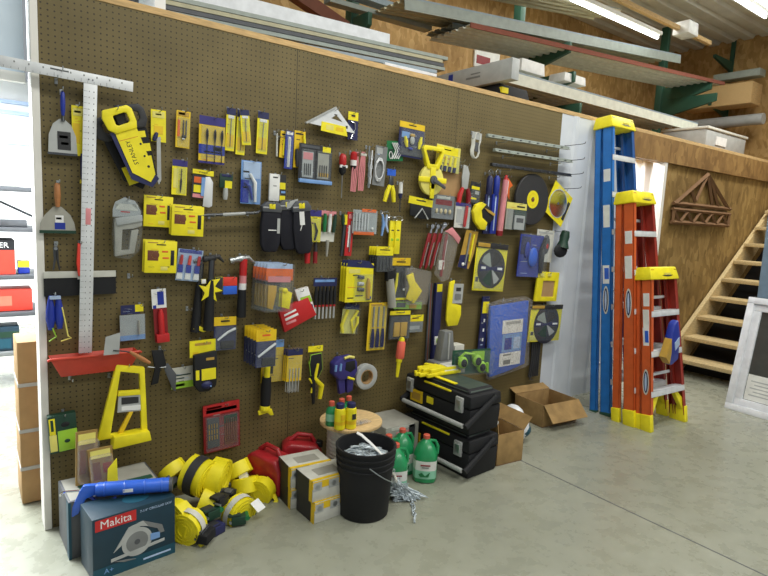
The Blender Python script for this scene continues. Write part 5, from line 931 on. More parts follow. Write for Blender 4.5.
# ================================================================ FLOOR, LEFT TO RIGHT
# saw carton
r = thing('saw_carton','dark teal circular saw carton with red brand strip, front left on floor','carton',(.243,-.430,0),rz=R(6)); w,d,H=.168,.085,.268
a=MB(); a.box(-w,w,-d,d,0,H,'tealdk'); a.build('carton',r,bv=.003)
a=MB(); a.box(-w+.01,-w+.17,-d-.0012,-d+.001,H-.055,H-.008,'red'); a.text('Makita',.047,(-w+.09,-d-.0012,H-.032),'white'); a.text('7-1/4" CIRCULAR SAW',.0150,(.085,-d-.0008,H-.024),'pblue',sx=.9); a.text('A+',.03,(-w+.06,-d-.0008,.03),'lblue')
a.box(-w,w,-d-.0004,-d+.001,.0,.05,'teal'); a.box(.03,w-.02,-d-.0008,-d,.02,.028,'pblue')
a.build('print',r)
a=MB(); a.lathe([(.062,-d-.0016),(.062,-d)],'lgrey',(.005,0,.115),'y',28); a.lathe([(.045,-d-.0022),(.045,-d)],'grey',(.005,0,.115),'y',24); a.lathe([(.012,-d-.003),(.012,-d)],'dgrey',(.005,0,.115),'y',12)
a.prism([(-.09,.10),(-.07,.13),(-.03,.19),(.03,.20),(.05,.17),(.02,.18),(-.03,.165),(-.06,.12)],-d-.003,-d,'lgrey'); a.prism([(.03,.2),(.11,.155),(.12,.12),(.10,.12),(.09,.145),(.03,.18)],-d-.0026,-d,'grey'); a.prism([(-.1,.075),(.12,.09),(.12,.078),(-.1,.062)],-d-.0026,-d,'lgrey'); a.prism([(-.085,.06),(-.03,.05),(.0,.04),(-.05,.045)],-d-.0026,-d,'grey'); a.prism([(.06,.13),(.1,.125),(.1,.1),(.06,.1)],-d-.0028,-d,'lblue'); a.build('saw_picture',r)
a=MB(); a.lathe([(.055,H-.001),(.055,H+.001)],'teal',(.03,.0,0),'z',24,sy=.8); a.build('top_print',r)
r = thing('tool_carton','grey-green carton on the floor behind the circular saw carton','carton',(.235,-.19,0),rz=R(2)); a=MB(); a.box(-.21,.17,-.12,.12,0,.262,'dgrey'); a.build('carton',r,bv=.004); a=MB(); a.box(-.2,.16,-.11,.11,.261,.2635,'stone'); a.box(-.211,-.2,-.121,-.08,0,.258,'teal'); a.box(-.15,.0,-.02,.03,.2632,.2645,'steelgreen'); a.box(.02,.15,-.08,-.04,.2632,.2645,'steelgreen'); a.build('print',r)
# caulk gun on the carton
r = thing('caulking_gun','bright blue caulking gun lying on the circular saw carton','caulking gun',(.255,-.39,.304)); l_=.19
a=MB(); a.lathe([(.027,-.13),(.030,-.12),(.030,.16),(.027,.17)],'tarp',(0,0,0),'x',18); 
for x in (-.1,-.02,.06,.13): a.lathe([(.0305,x),(.032,x+.004),(.0305,x+.008)],'tarp',(0,0,0),'x',18)
a.box(-.02,.02,-.031,-.029,-.008,.006,'white'); a.build('barrel',r,bv=0)
a=MB(); a.prism([(-.13,.026),(-.13,-.02),(-.17,-.035),(-.2,-.10),(-.235,-.12),(-.225,-.07),(-.195,.0),(-.18,.025)],-.012,.012,'tarp'); a.build('handle',r,bv=.005)
a=MB(); a.tube([(-.155,0,-.03),(-.13,0,-.055),(-.08,-.01,-.05),(-.05,-.015,-.035)],.007,'royal',8); a.build('trigger',r)
a=MB(); a.tube([(-.13,0,0),(-.25,0,0),(-.26,-.01,.0),(-.262,-.03,-.0)],.005,'chrome',8); a.build('plunger_rod',r); a=MB(); a.lathe([(.03,.165),(.03,.178),(.012,.18)],'dgrey',(0,0,0),'x',18); a.build('nozzle_end',r)
r.rotation_euler=(0,0,R(-22))
r = thing('blister_pack','gold and brown clamshell pack standing on the grey-green carton, left one','clamshell',WY(89,462,-.17)); 
def clam(r,w,h,tilt):
    a=MB(); a.box(-w,w,-.004,.004,-h,h,'amber'); a.box(-w*.8,w*.8,-.006,-.003,h*.5,h*.9,'pyellow'); a.box(-w*.7,-w*.1,-.006,-.003,-h*.6,h*.3,'brown'); a.box(w*.1,w*.8,-.006,-.003,-h*.3,h*.2,'dred'); a.build('card',r)
    a=MB(); a.box(-w*.95,w*.95,-.05,-.004,-h*.9,h*.7,'bag'); a.build('blister',r,bv=.012)
clam(r,.045,.12,0); r.rotation_euler=(R(-6),R(3),R(8)); r.location=(.125,-.17,.2635+.123)
r = thing('blister_pack','brown clamshell pack with yellow corner on the grey-green carton, right one','clamshell',(.175,-.235,.2635+.09)); clam(r,.05,.088,0); a=MB(); a.prism([(.01,-.085),(.055,-.085),(.06,.04),(.02,.0)],-.06,-.052,'yellow'); a.build('sticker',r); r.rotation_euler=(R(-8),R(-4),R(-6))
# ratchet straps
def strap(label,c,r1,wd,rot,buckle,tagp,band=None,green=None):
    r1*=1.22; wd*=1.3
    r = thing('ratchet_strap',label,'strap',c,rot=tuple(R(x) for x in rot),group=None)
    a=MB(); 
    k=46; path=[(.35*r1+(r1*.65)*t/k,2*math.pi*3.2*t/k) for t in range(k+1)]
    th=r1*.11
    vs=[];
    for rad,w in path:
        for y in (-wd/2,wd/2):
            for q in (rad-th,rad): vs.append((q*math.cos(w),y,q*math.sin(w)))
    fs=[]
    for i in range(k):
        b0,b1=i*4,(i+1)*4
        fs+=[(b0+1,b1+1,b1+3,b0+3),(b0,b0+2,b1+2,b1),(b0,b1,b1+1,b0+1),(b0+2,b0+3,b1+3,b1+2)]
    fs+=[(0,1,3,2),(k*4,k*4+2,k*4+3,k*4+1)]
    a.add(vs,fs,'yellow'); a.lathe([(r1*.5,-wd*.46),(r1*.95,-wd*.46),(r1*.95,wd*.46),(r1*.5,wd*.46)],'yellow',(0,0,0),'y',24); a.build('webbing',r)
    a=MB(); a.lathe([(r1+.002,-wd*.2),(r1+.003,-wd*.2),(r1+.003,wd*.2),(r1+.002,wd*.2)],'offwhite' if not band else 'dark',(0,0,0),'y',26,cap=False) if band is not None else None
    if band is not None and a.v: a.build('band',r)
    a=MB(); a.tube([(r1*.9,wd*.2,-r1*.2),(r1*1.15,wd*.1,-r1*.6),(r1*.9,-wd*.3,-r1*.95)],.014,'yellow',4); a.build('loose_end',r)
    if buckle:
        bx,by,bz,m_=buckle; a=MB(); a.box(bx-.028,bx+.028,by-wd*.5,by+wd*.5,bz-.022,bz+.022,m_); a.box(bx-.045,bx+.0,by-wd*.42,by+wd*.42,bz+.02,bz+.034,'dgrey'); a.tube([(bx-.03,by-wd*.55,bz),(bx-.03,by+wd*.55,bz)],.006,'zinc',8); a.build('buckle',r,bv=.005)
        if green: a=MB(); a.tube([(bx+.03,by-wd*.4,bz+.01),(bx+.03,by+wd*.4,bz+.01)],.011,'green',10); a.build('handle_grip',r)
    if tagp:
        tx,ty,tz,ra=tagp; a=MB(); c_,s_=math.cos(R(ra)),math.sin(R(ra)); a.add([(tx-.025*c_,ty,tz-.025*s_),(tx+.025*c_,ty,tz+.025*s_),(tx+.025*c_+.01,ty-.05,tz+.025*s_-.03),(tx-.025*c_+.01,ty-.05,tz-.025*s_-.03)],[(0,1,2,3)],'white'); a.build('tag',r,recalc=False)
    return r
def at(px,py,y): return WY(px,py,y)
strap('big yellow strap roll with dark writing band, topmost left of the strap pile',at(198,476,-.24),.078,.09,(12,0,38),(.02,-.075,-.06,'dark'),None,True)
strap('yellow strap roll, topmost of the pile, right beside the banded one',at(218,478,-.26),.082,.06,(8,0,48),(.03,-.05,-.09,'nearblack'),None)
strap('yellow strap coil with pale tag at the back of the strap pile',at(238,470,-.14),.06,.055,(50,0,20),None,(-.02,-.03,.05,20))
strap('yellow strap coil lying flat, upper right of the strap pile',at(245,485,-.2),.062,.06,(70,10,20),None,(.03,.05,-.02,0),None)
strap('rightmost yellow strap coil with a white tag, beside the red fuel can',at(261,491,-.26),.062,.05,(5,0,-52),None,(.0,-.045,-.035,10))
strap('large round yellow strap roll facing front, right of the strap pile',at(239,512,-.38),.07,.06,(8,0,18),(.06,-.0,-.05,'dgreen'),(.055,-.04,.06,10),False,True)
strap('yellow strap roll at the front left with a white tag on the floor',at(188,526,-.44),.066,.06,(5,0,-50),(.09,.0,-.03,'nearblack'),(.03,-.075,-.075,0),False)
strap('yellow strap roll half hidden by the saw carton, lowest left of the pile',at(176,520,-.38),.08,.05,(0,0,-62),None,None)
strap('yellow strap roll filling the gap in the middle of the strap pile',at(207,503,-.30),.07,.06,(20,0,60),(.05,-.02,.03,'dark'),None,None,True)
strap('yellow strap roll low in the middle, under the black buckles',at(226,520,-.25),.07,.06,(30,0,10),None,None,None)
strap('strap with grey-green buckle and pale tag, farthest left of the strap pile',at(173,472,-.12),.06,.05,(40,0,30),(-.03,-.04,.0,'dgreen'),(.02,-.0,.05,10),None,True)
def buckle(label,c,rz,m_,gr=False):
    r = thing('ratchet_buckle',label,'buckle',c,rz=R(rz)); a=MB(); a.box(-.035,.035,-.03,.03,-.022,.022,m_); a.box(-.05,.01,-.026,.026,.02,.034,'dark'); a.build('frame',r,bv=.005); a=MB(); a.tube([(-.04,-.036,0),(-.04,.036,0)],.006,'zinc',8); a.build('spindle',r)
    if gr: a=MB(); a.tube([(.04,-.03,.01),(.04,.03,.01)],.012,'green',10); a.build('handle_grip',r)
    return r
p=FZ(218,536); buckle('dark slate ratchet buckle lying in front of the strap pile',(p.x,p.y+.03,.024),20,'navy')
p=FZ(204,530); buckle('black ratchet buckle between the strap pile and saw carton',(p.x+.02,p.y+.05,.03),-10,'nearblack')
buckle('black ratchet buckle in the middle of the strap pile',at(220,500,-.36),30,'black')
buckle('dark green handled ratchet buckle below the middle of the strap pile',at(211,513,-.4),15,'dgreen',True)
p=FZ(243,530); buckle('dark green ratchet buckle under the large round strap roll',(p.x,p.y+.06,.03),-15,'dgreen',True)
# fuel cans
def can(label,loc,rz):
    r = thing('fuel_can',label,'fuel can',loc,rz=R(rz)); r.scale=(.84,.84,.84); a=MB()
    sec=[(-.14,.0),(.14,.0),(.14,.17),(.10,.235),(-.09,.255),(-.14,.22)]
    a.prism(sec,-.085,.085,'gasred'); a.build('tank',r,bv=.022,seg=3)
    a=MB(); a.tube([(.09,0,.225),(.06,0,.28),(-.03,0,.295),(-.085,0,.25)],[.017,.016,.016,.018],'gasred',10); a.build('handle',r)
    a=MB(); a.lathe([(.03,.0),(.03,.035),(.024,.04)],'black',(.115,0,.2),'z',16); a.build('cap',r,bv=.002)
    a=MB(); a.box(.1405,.143,-.05,.05,.04,.13,'tan'); a.box(.143,.144,-.04,.04,.06,.11,'offwhite'); a.build('label',r)
    return r
can('red plastic fuel can on the floor, nearer one beside the strap pile',(1.03,-.17,0),-65)
can('red plastic fuel can with black cap, farther one beside the cable spool',(1.26,-.11,0),-25)
# cartons of lamps
def lampbox(label,loc,rz,s=1):
    r = thing('lamp_carton',label,'carton',loc,rz=R(rz)); w,d,H=.115*s,.085,.11
    a=MB(); a.box(-w,w,-d,d,0,H,'offwhite'); a.build('carton',r,bv=.003)
    a=MB(); a.box(-w,w,-d-.0012,-d+.001,H*.62,H*.72 if 0 else H*.95,'dyellow'); a.box(-w*.96,-w*.55,-d-.0018,-d,H*.5,H*.9,'lgrey'); a.box(-w*.2,w*.3,-d-.0018,-d,H*.5,H*.9,'lgrey'); a.box(w*.62,w*.95,-d-.0018,-d,H*.5,H*.9,'lgrey')
    for x in (-.75,.05,.78): a.lathe([(.014,-d-.0026),(.014,-d)],'steel',(w*x,0,H*.68),'y',12)
    a.box(-w-.0012,-w+.001,-d,d,0,H,'dark'); a.box(-w-.0018,-w,-d,-d+.03,0,H,'dyellow'); a.box(-w,w,-d,-d+.02,H-.001,H+.0012,'dyellow'); a.box(-w*.5,w*.6,-d*.5,d*.4,H-.001,H+.0008,'stone'); a.build('print',r)
    return r
lampbox('pale carton with black side on the floor behind, lower one of the back pair',(1.14,-.36,0),-4); lampbox('pale carton, upper one of the back pair in front of the fuel cans',(1.14,-.36,.111),-5)
lampbox('pale carton with yellow picture strip, lower one of the front pair',(1.165,-.535,0),2,1.0); lampbox('pale carton with yellow picture strip, upper one of the front pair',(1.16,-.53,.111),0,1.02)
# cable spool
r = thing('cable_spool','wooden cable spool standing on end behind the black bucket','cable spool',(1.49,-.27,0)); R_=.182; H=.345
for z in (0,H-.018):
    a=MB(); a.lathe([(.02,z),(R_,z),(R_,z+.018),(.02,z+.018)],'spoolwd',(0,0,0),'z',40); a.build('flange',r,bv=.002)
a=MB(); a.lathe([(.13,.02),(.135,.05)]+[(.135+(.004 if i%2 else 0),.05+.011*i) for i in range(1,25)]+[(.13,H-.02)],'offwhite',(0,0,0),'z',32); a.build('cable_winding',r)
a=MB(); a.lathe([(.019,H-.01),(.03,H+.001)],'brown',(0,0,0),'z',12); a.build('hub_hole',r)
def bottle(label,px,py,kind):
    p=FZ(px,py,H); r = thing('bottle',label,'bottle',(p.x,p.y,H),group=None); a=MB()
    if kind=='green':
        a.lathe([(.028,0),(.032,.006),(.032,.08),(.028,.098),(.014,.112),(.013,.118)],'jug',(0,0,0),'z',18); a.build('body',r); a=MB(); a.lathe([(.0325,.03),(.0325,.072)],'lightgreen',(0,0,0),'z',18,cap=False); a.build('label',r); a=MB(); a.lathe([(.016,.114),(.016,.138),(.013,.14)],'capred',(0,0,0),'z',14); a.build('cap',r)
    else:
        a.lathe([(.026,0),(.031,.006),(.031,.105),(.028,.118),(.016,.126)],'yellow',(0,0,0),'z',18); a.build('body',r); a=MB(); a.lathe([(.0315,.03),(.0315,.05)],'dyellow',(0,0,0),'z',18,cap=False); a.box(-.012,.012,-.033,-.03,.06,.09,'dark' if kind=='y2' else 'dyellow'); a.build('label',r); a=MB(); a.lathe([(.024,.122),(.024,.146),(.02,.149)],'navy',(0,0,0),'z',14); a.build('cap',r)
bottle('green bottle with red cap on the spool, leftmost of three green ones',331,425,'green'); bottle('green bottle with red cap on the spool, middle green one at the back',341,422,'green'); bottle('green bottle with red cap on the spool, rightmost green one at the back',348,419,'green')
bottle('yellow bottle with navy cap on the spool, left of the two yellow ones',339.5,429,'y1'); bottle('yellow bottle with dark label on the spool, right of the two yellow ones',350.5,428,'y2')
p=FZ(365,424,H); r=thing('bubble_wrap','scrap of clear plastic film lying on the wooden spool','plastic film',(p.x,p.y,H)); a=MB()
for i in range(6): a.ball((random.uniform(-.05,.05),random.uniform(-.03,.03),.008),(.03,.02,.012),'bag',8)
a.build('film',r)
# small carton behind the jugs
r = thing('parts_carton','pale grey carton with red print behind the green jugs','carton',(1.86,-.17,.0),rz=R(0)); a=MB(); a.box(-.13,.13,-.13,.13,0,.25,'stone'); a.build('carton',r,bv=.003); a=MB(); a.box(-.05,.06,-.1315,-.129,.19,.21,'pink'); a.box(-.09,.09,-.1315,-.129,.225,.245,'offwhite'); a.box(-.07,.0,-.1512,-.149,.16,.175,'grey'); a.box(.05,.1,-.1315,-.129,.14,.24,'dark'); a.box(-.131,-.129,-.1,.1,.1,.2,'offwhite'); a.build('print',r)
# bucket with chain
bc=FZ(362,523); bx,by=1.335,-.645
r = thing('plastic_bucket','black plastic five-gallon bucket full of chain, in front of the spool','bucket',(bx,by,0)); a=MB(); bH=.365; r0,r1=.128,.15
rr=lambda z: r0+(r1-r0)*z/bH
a.lathe([(rr(0)-.005,0),(rr(0),.006),(rr(.26),.26),(rr(.26)+.006,.263),(rr(.27)+.006,.27),(rr(.27),.273),(rr(.29),.29),(rr(.29)+.007,.293),(rr(.3)+.007,.302),(rr(.3),.305),(rr(.32),.32),(rr(.32)+.007,.323),(rr(.335)+.007,.332),(rr(.335),.335),(r1,bH-.012),(r1+.007,bH-.01),(r1+.007,bH),(r1-.004,bH),(r1-.006,bH-.02),(rr(.02)-.006,.02)],'nearblack',(0,0,0),'z',44); a.build('pail',r)
a=MB(); an=R(-50); A_=Vector(((r1+.008)*math.cos(an),(r1+.008)*math.sin(an),.3)); 
pts=[]
for i in range(13):
    w=R(-50)+R(180)*i/12; pts.append(((r1+.014)*math.cos(w)*1.0,(r1+.014)*math.sin(w),.30-.11*math.sin(math.pi*i/12)))
pts=[(p_[0],p_[1],p_[2]) for p_ in pts]
# handle hangs down the front right
pts=[]
for i in range(13):
    t=i/12; w=R(-118)+R(180)*t; pts.append(((r1+.012)*math.cos(w),(r1+.012)*math.sin(w),.305-.13*math.sin(math.pi*t)))
a.tube(pts,.0028,'zinc',6); a.build('bail',r)
a=MB(); w=R(-28); a.tube([pts[5],pts[6],pts[7]],.009,'offwhite',8); a.build('grip',r)
def links(mb,pts,m='chain',lr=.014,wr=.0032):
    for i in range(len(pts)-1):
        A,B=Vector(pts[i]),Vector(pts[i+1]); c=(A+B)/2; d=(B-A); L=max(d.length*.62,lr*.9); d.normalize() if d.length>0 else None
        s=d.cross(Vector((random.uniform(-1,1),random.uniform(-1,1),random.uniform(-1,1)))); s.normalize()
        mb.tube([c+d*(L*math.cos(w))+s*(lr*.62*math.sin(w)) for w in [2*math.pi*k/8 for k in range(8)]],wr,m,5,closed=True)
r = thing('galvanized_chain','heap of galvanized chain lying inside the black bucket','chain',(bx,by,0)); pts=[]
for i in range(190):
    w=i*.8; q=(.02+.1*((i*37)%100)/100); pts.append((q*math.cos(w),q*math.sin(w),.285+.035*random.random()-.12*q+.015))
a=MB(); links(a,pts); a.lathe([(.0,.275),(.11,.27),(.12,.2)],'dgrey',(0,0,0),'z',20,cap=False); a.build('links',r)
r = thing('galvanized_chain','galvanized chain spilled on the floor right of the black bucket','chain',FZ(401,500)); c0=Vector((r.location.x,r.location.y,0)); a=MB(); pts=[]
for i in range(150):
    t=random.random(); pts.append((-.04+.11*t+random.gauss(0,.017),-.05*t+random.gauss(0,.02)+.02,.01+max(0,.115*(1-t)-.0)*random.random()))
links(a,pts,lr=.013)
e=FZ(415,523); 
tail=[(c0.x*0+.06+ (e.x-c0.x-.06)*k/9+.006*math.sin(k*2),(e.y-c0.y)*k/9-.02*(1-k/9),.008) for k in range(10)]
links(a,tail); up=[(-.02,.02,.05),(-.05,.0,.12),(-.07,-.01,.17)]; links(a,up+[(-.075,-.015,.2)]); a.build('links',r)
r = thing('plastic_strip','white plastic strip curving out of the black bucket','plastic strip',(bx,by,0)); a=MB(); P0=[(-.03,.05,.415),(-.02,.02,.41),(.01,-.02,.375),(.05,-.06,.325),(.1,-.08,.315)]
vs=[]; 
for x,y,z in P0: vs+=[(x-.008,y-.012,z),(x+.012,y+.008,z),(x+.012,y+.008,z-.004),(x-.008,y-.012,z-.004)]
fs=[]
for i in range(len(P0)-1):
    b0,b1=4*i,4*i+4; fs+=[(b0+j,b0+(j+1)%4,b1+(j+1)%4,b1+j) for j in range(4)]
a.add(vs,fs+[(0,1,2,3),(16,17,18,19)],'white'); a.build('strip',r)
# green jugs
def jug(label,x,y,rz):
    r = thing('jug',label,'jug',(x,y,0),rz=R(rz)); r.scale=(.95,.95,.98); a=MB()
    def sq(rad,z,n=24,k=.35):
        out=[]
        for j in range(n):
            w=2*math.pi*j/n; c,s=math.cos(w),math.sin(w); q=rad*(1-k)+rad*k*1.0/max(abs(c),abs(s)) if rad>.03 else rad
            out.append((min(q,rad*1.12)*c,min(q,rad*1.12)*s,z))
        return out
    prof=[(.060,0),(.072,.006),(.074,.02),(.074,.155),(.072,.17),(.055,.21),(.030,.242),(.019,.252),(.018,.262)]
    n=24; vs=sum([sq(p_,z,n) for p_,z in prof],[]); fs=[]
    for i in range(len(prof)-1): fs+=[(i*n+j,i*n+(j+1)%n,(i+1)*n+(j+1)%n,(i+1)*n+j) for j in range(n)]
    fs+=[tuple(range(n-1,-1,-1)),tuple((len(prof)-1)*n+j for j in range(n))]; a.add(vs,fs,'jug'); a.build('body',r)
    a=MB(); a.tube([(.018,.0,.245),(.055,.0,.243),(.072,.0,.21),(.07,0,.165)],[.009,.010,.011,.011],'jug',8); a.build('handle',r)
    lab=[]; 
    for z in (.03,.08,.138): lab+=[(q[0]*1.012,q[1]*1.012,z) for q in sq(.0742,z,n)][12:23]
    a=MB(); a.add([lab[i] for i in range(22)],[(i,i+1,11+i+1,11+i) for i in range(10)],'lightgreen'); a.add([lab[i] for i in range(11,33)],[(i,i+1,11+i+1,11+i) for i in range(10)],'paper'); 
    a.box(-.03,.03,-.0795,-.0765,.112,.119,'dred'); a.box(-.02,.02,-.0795,-.0765,.100,.103,'grey'); a.prism([(-.04,.06),(-.02,.07),(.0,.05),(.03,.075),(.02,.045),(-.03,.045)],-.0795,-.0765,'green'); a.build('label',r,recalc=False)
    a=MB(); a.lathe([(.021,.256),(.021,.276),(.018,.279)],'capred',(0,0,0),'z',16); a.build('cap',r)
    return r
jug('green gallon jug with orange cap, nearest the toolboxes and rightmost',1.85,-.535,-40); jug('green gallon jug behind, between the pale carton and rightmost jug',1.785,-.39,-20); jug('green gallon jug beside the bucket, nearest to the chain',1.615,-.545,-30); jug('green gallon jug mostly hidden between the bucket and the spool',1.655,-.425,-10)
# tool boxes
def toolbox(label,z,rz):
    r = thing('tool_box',label,'tool box',(2.175,-.385,z),rz=R(rz)); L,D,H=.29,.13,.27   # long side along y
    a=MB(); a.box(-D,D,-L,L,.0,.155,'nearblack',1.04,1.02); a.build('base',r,bv=.012)
    a=MB(); a.box(-D-.008,D+.008,-L-.008,L+.008,.158,.235,'nearblack',.97,.98); a.box(-D*.86,D*.86,-L*.9,L*.9,.235,.262,'lidgreen',.9,.93); a.build('lid',r,bv=.012)
    a=MB(); a.box(-D-.011,-D+.0,-.13,.11,.222,.234,'yellow',1); a.build('trim_strip',r,bv=.003); 
    a=MB(); a.box(-D-.012,-D+.0,.12,.23,.075,.15,'dyellow'); a.box(-D-.0135,-D,.135,.215,.09,.135,'gold'); a.box(-D-.012,-D,.02,.075,.1,.14,'yellow'); a.text('DEWALT',.02,(-D-.013,.175,.112),'black',face='-x'); a.build('badge',r)
    for y in (-.21,.24):
        a=MB(); a.box(-D-.018,-D+.0,y-.03,y+.03,.125,.215,'lgrey'); a.box(-D-.022,-D-.015,y-.022,y+.022,.145,.2,'steel'); a.build('latch',r,bv=.004)
    a=MB(); a.tube([(-D-.055,-L-.0,.07),(-D-.055,L-.04,.07)],.014,'lgrey',10); a.build('handle_bar',r)
    for y in (-L-.02,L-.02):
        a=MB(); a.tube([(-D-.055,y,.068),(-D-.05,y,.07),(D*.35,y,.2),(D*.55,y,.215)],[.018,.018,.016,.018],'nearblack',8); a.build('handle_arm',r)
    a=MB(); a.box(-.10,-.07,-.12,.05,.262,.267,'yellow'); a.build('lid_mark',r)
    return r
toolbox('lower of two black lidded tool boxes stacked against the pegboard',0,3)
toolbox('upper of two black lidded tool boxes, with work gloves on top',.272,1)
zt=.536
gA=FZ(415,373,zt+.02); gB=FZ(458,368,zt+.02); gm=(gA+gB)/2; gl=(gB-gA).length; ga=math.atan2(gB.y-gA.y,gB.x-gA.x)
r = thing('work_gloves','pair of yellow and white work gloves lying on the upper tool box','gloves',(gm.x,gm.y,zt),rz=ga)
def glove_outline(k,dx,dy):
    pts=[(.5,-.045),(.5,.045),(.1,.055),(-.02,.05),(-.12,.095),(-.2,.085),(-.14,.045),(-.2,.04),(-.46,.045),(-.47,.022),(-.2,.018),(-.52,.012),(-.52,-.01),(-.2,-.01),(-.49,-.02),(-.48,-.04),(-.2,-.034),(-.38,-.058),(-.36,-.075),(-.05,-.055),(.1,-.055)]
    return [(x*gl*k+dx,y+dy) for x,y in pts]
for kk,(dx,dy,z0) in enumerate(((0,0,0),(.02,.012,.024))):
    a=MB(); a.prismz(glove_outline(.95-.06*kk,dx,dy),z0,z0+.024,'yellow'); a.build('glove',r,bv=.007)
    a=MB(); a.prismz([(x*gl+dx,y+dy) for x,y in ((.08,-.05),(.40,-.046),(.40,.046),(.08,.05))],z0+.018,z0+.029,'offwhite'); a.build('cuff',r,bv=.004,label='off-white cuff')
p=WY(452,358,-.12)
r = thing('grey_stand','grey metal stand with tapered column on the upper tool box','stand',(2.29,-.18,zt)); r.scale=(1.2,1,1.2); a=MB(); a.box(-.10,.11,-.07,.05,0,.045,'grey',.96); a.build('base',r,bv=.004); a=MB(); a.box(-.055,.055,-.035,.035,.045,.21,'grey',.55,.9); a.build('column',r,bv=.004); a=MB(); a.box(-.005,.005,-.04,-.03,.05,.2,'lgrey'); a.build('rib',r)
r = thing('small_carton','small white printed box behind the lime ear muff pack','carton',(2.47,-.10,zt)); a=MB(); a.box(-.045,.045,-.04,.04,0,.125,'offwhite'); a.build('carton',r,bv=.002); a=MB(); a.box(-.03,.03,-.0415,-.039,.05,.058,'dgrey'); a.box(-.03,.02,-.0415,-.039,.02,.026,'grey'); a.box(-.045,-.0435,-.02,.02,.02,.1,'dgrey'); a.build('print',r)
r = thing('ear_muff_pack','lime green ear muffs in clear pack standing on the upper tool box','ear muffs',(2.37,-.36,zt-.012),rz=R(-14)); r.scale=(1.2,1.2,1.25); a=MB(); a.box(-.12,.12,.005,.01,0,.13,'steelgreen'); a.box(.0,.08,.002,.006,.07,.12,'lime'); a.box(-.1,-.04,.002,.006,.01,.05,'stone'); a.build('card',r)
for x,z in ((-.07,.07),(.02,.075),(.05,.04)):
    a=MB(); a.ball((x,-.02,z),(.03,.02,.033),'lime',12); a.ball((x,-.036,z),(.019,.012,.022),'nearblack',10); a.build('ear_cup',r)
a=MB(); a.tube([(-.09,-.01,.09),(-.06,-.02,.12),(.0,-.02,.11)],.007,'lime',8); a.tube([(.06,-.02,.04),(.09,-.02,.01),(.085,-.02,.06)],.009,'lime',8); a.build('head_band',r); a=MB(); a.box(-.115,.115,-.05,.006,.005,.125,'clear'); a.build('blister',r,bv=.012)
# brown box next to tool boxes
def openbox(name,label,loc,rz,w,d,H,flaps,m='cardboard',inner='cardin'):
    r = thing(name,label,'box',loc,rz=R(rz)); t=.006; a=MB()
    a.box(-w,w,-d,d,0,t,inner)
    for (x0,x1,y0,y1) in ((-w,w,-d,-d+t),(-w,w,d-t,d),(-w,-w+t,-d+t,d-t),(w-t,w,-d+t,d-t)): a.box(x0,x1,y0,y1,t,H,m)
    a.build('carton',r,bv=.001)
    for side,(ln,ang) in flaps.items():
        q=MB(); c,s=math.cos(R(ang)),math.sin(R(ang)); nx,nz=ln*c,ln*s   # ang from horizontal outward
        n_=(-s*.005,c*.005)
        if side in 'LR':
            sg=-1 if side=='L' else 1; q.add([(sg*(w),-d,H),(sg*w,d,H),(sg*(w+nx),d,H+nz),(sg*(w+nx),-d,H+nz)]+[(sg*(w+n_[0]),-d,H+n_[1]),(sg*(w+n_[0]),d,H+n_[1]),(sg*(w+nx+n_[0]),d,H+nz+n_[1]),(sg*(w+nx+n_[0]),-d,H+nz+n_[1])],[(0,1,2,3),(7,6,5,4),(0,4,5,1),(1,5,6,2),(2,6,7,3),(3,7,4,0)],m)
        else:
            sg=-1 if side=='F' else 1; q.add([(-w,sg*d,H),(w,sg*d,H),(w,sg*(d+nx),H+nz),(-w,sg*(d+nx),H+nz)]+[(-w,sg*(d+n_[0]),H+n_[1]),(w,sg*(d+n_[0]),H+n_[1]),(w,sg*(d+nx+n_[0]),H+nz+n_[1]),(-w,sg*(d+nx+n_[0]),H+nz+n_[1])],[(0,1,2,3),(7,6,5,4),(0,4,5,1),(1,5,6,2),(2,6,7,3),(3,7,4,0)],m)
        q.build('flap',r)
    return r
openbox('cardboard_box','brown cardboard box with raised flap, right beside the tool boxes',(2.475,-.51,0),-6,.11,.15,.205,{'B':(.14,70),'L':(.07,80),'R':(.10,50)})
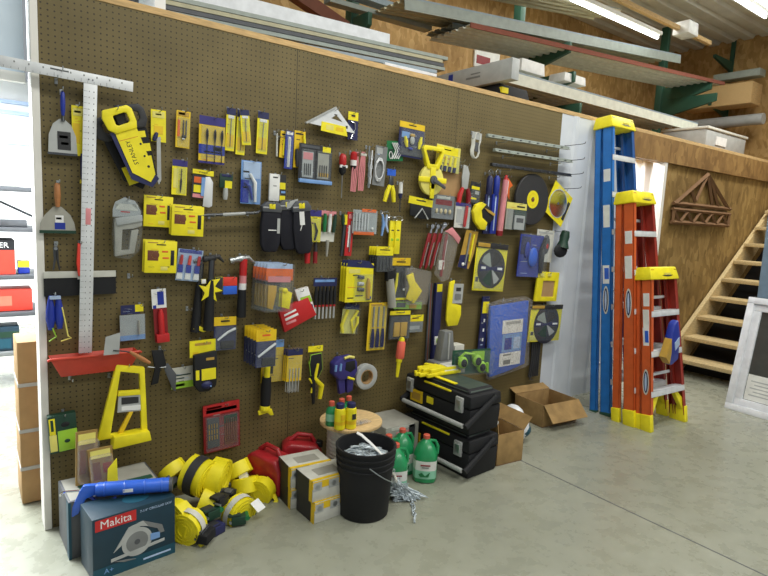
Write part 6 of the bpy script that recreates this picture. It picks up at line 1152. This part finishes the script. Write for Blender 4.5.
r = thing('paper_scrap','crumpled white paper sticking out of the brown cardboard box','paper',(2.44,-.5,.17)); a=MB(); a.prism([(-.06,0),(.03,.0),(.05,.06),(-.02,.1),(-.07,.05)],-.03,.02,'paper'); a.build('sheet',r,bv=.01)
r = thing('plastic_sack','white plastic sack with green print behind the brown cardboard box','sack',(2.80,-.40,0)); r.scale=(.85,.85,.9); a=MB(); a.ball((0,0,.12),(.10,.14,.125),'pvc',16); a.ball((.02,.03,.19),(.07,.10,.08),'pvc',14); a.build('sack',r); a=MB(); a.ball((.02,-.05,.10),(.085,.092,.07),'teal',14); a.build('print',r)
openbox('cardboard_box','open empty cardboard box with flaps out, near the white metal wall',(3.37,-.24,0),-6,.19,.15,.175,{'F':(.15,-48),'B':(.08,20)})

# ================================================================ LIGHT
w = bpy.data.worlds.new('world'); scn.world = w; w.use_nodes = True
bg = w.node_tree.nodes['Background']; bg.inputs[0].default_value = (.86,.93,1,1); bg.inputs[1].default_value = .34
def area(name, loc, sx, sy, power, col=(1,1,.95), rot=(0,0,0)):
    l = bpy.data.lights.new(name,'AREA'); l.shape='RECTANGLE'; l.size=sx; l.size_y=sy; l.energy=power; l.color=col
    o = bpy.data.objects.new(name,l); COL.objects.link(o); o.location=loc; o.rotation_euler=rot; return o
area('shop_light', (1.0,-1.7,4.2), 2.4, .5, 62)
area('shop_light', (3.6,-1.6,4.25), 2.4, .5, 62)
area('shop_light', (6.6,-.9,4.2), 2.0, .5, 85)
area('shop_light', (2.5,-5.0,4.2), 5, .8, 150)
area('shop_light', (4.5,1.2,4.25), 4.5, .4, 45)
area('daylight', (-1.2,2.4,2.8), 2.2, 3.4, 620, (.92,.97,1))
area('room_light', (5.4,.45,2.3), 1.2, .35, 45, (1,1,1))
scn.view_settings.view_transform = 'Standard'; scn.view_settings.look = 'None'; scn.view_settings.exposure = 0.0; scn.view_settings.gamma = 1.0

# ---------------------------------------------------------------- groups for repeats
import re, collections
byname = collections.defaultdict(list)
for o in COL.objects:
    if o.parent is None and 'category' in o.keys(): byname[re.sub(r'\.\d+$','',o.name)].append(o)
for k, v in byname.items():
    if len(v) > 1:
        for o in v:
            if 'group' not in o.keys(): o['group'] = k.replace('_',' ')+'s around the tool wall'
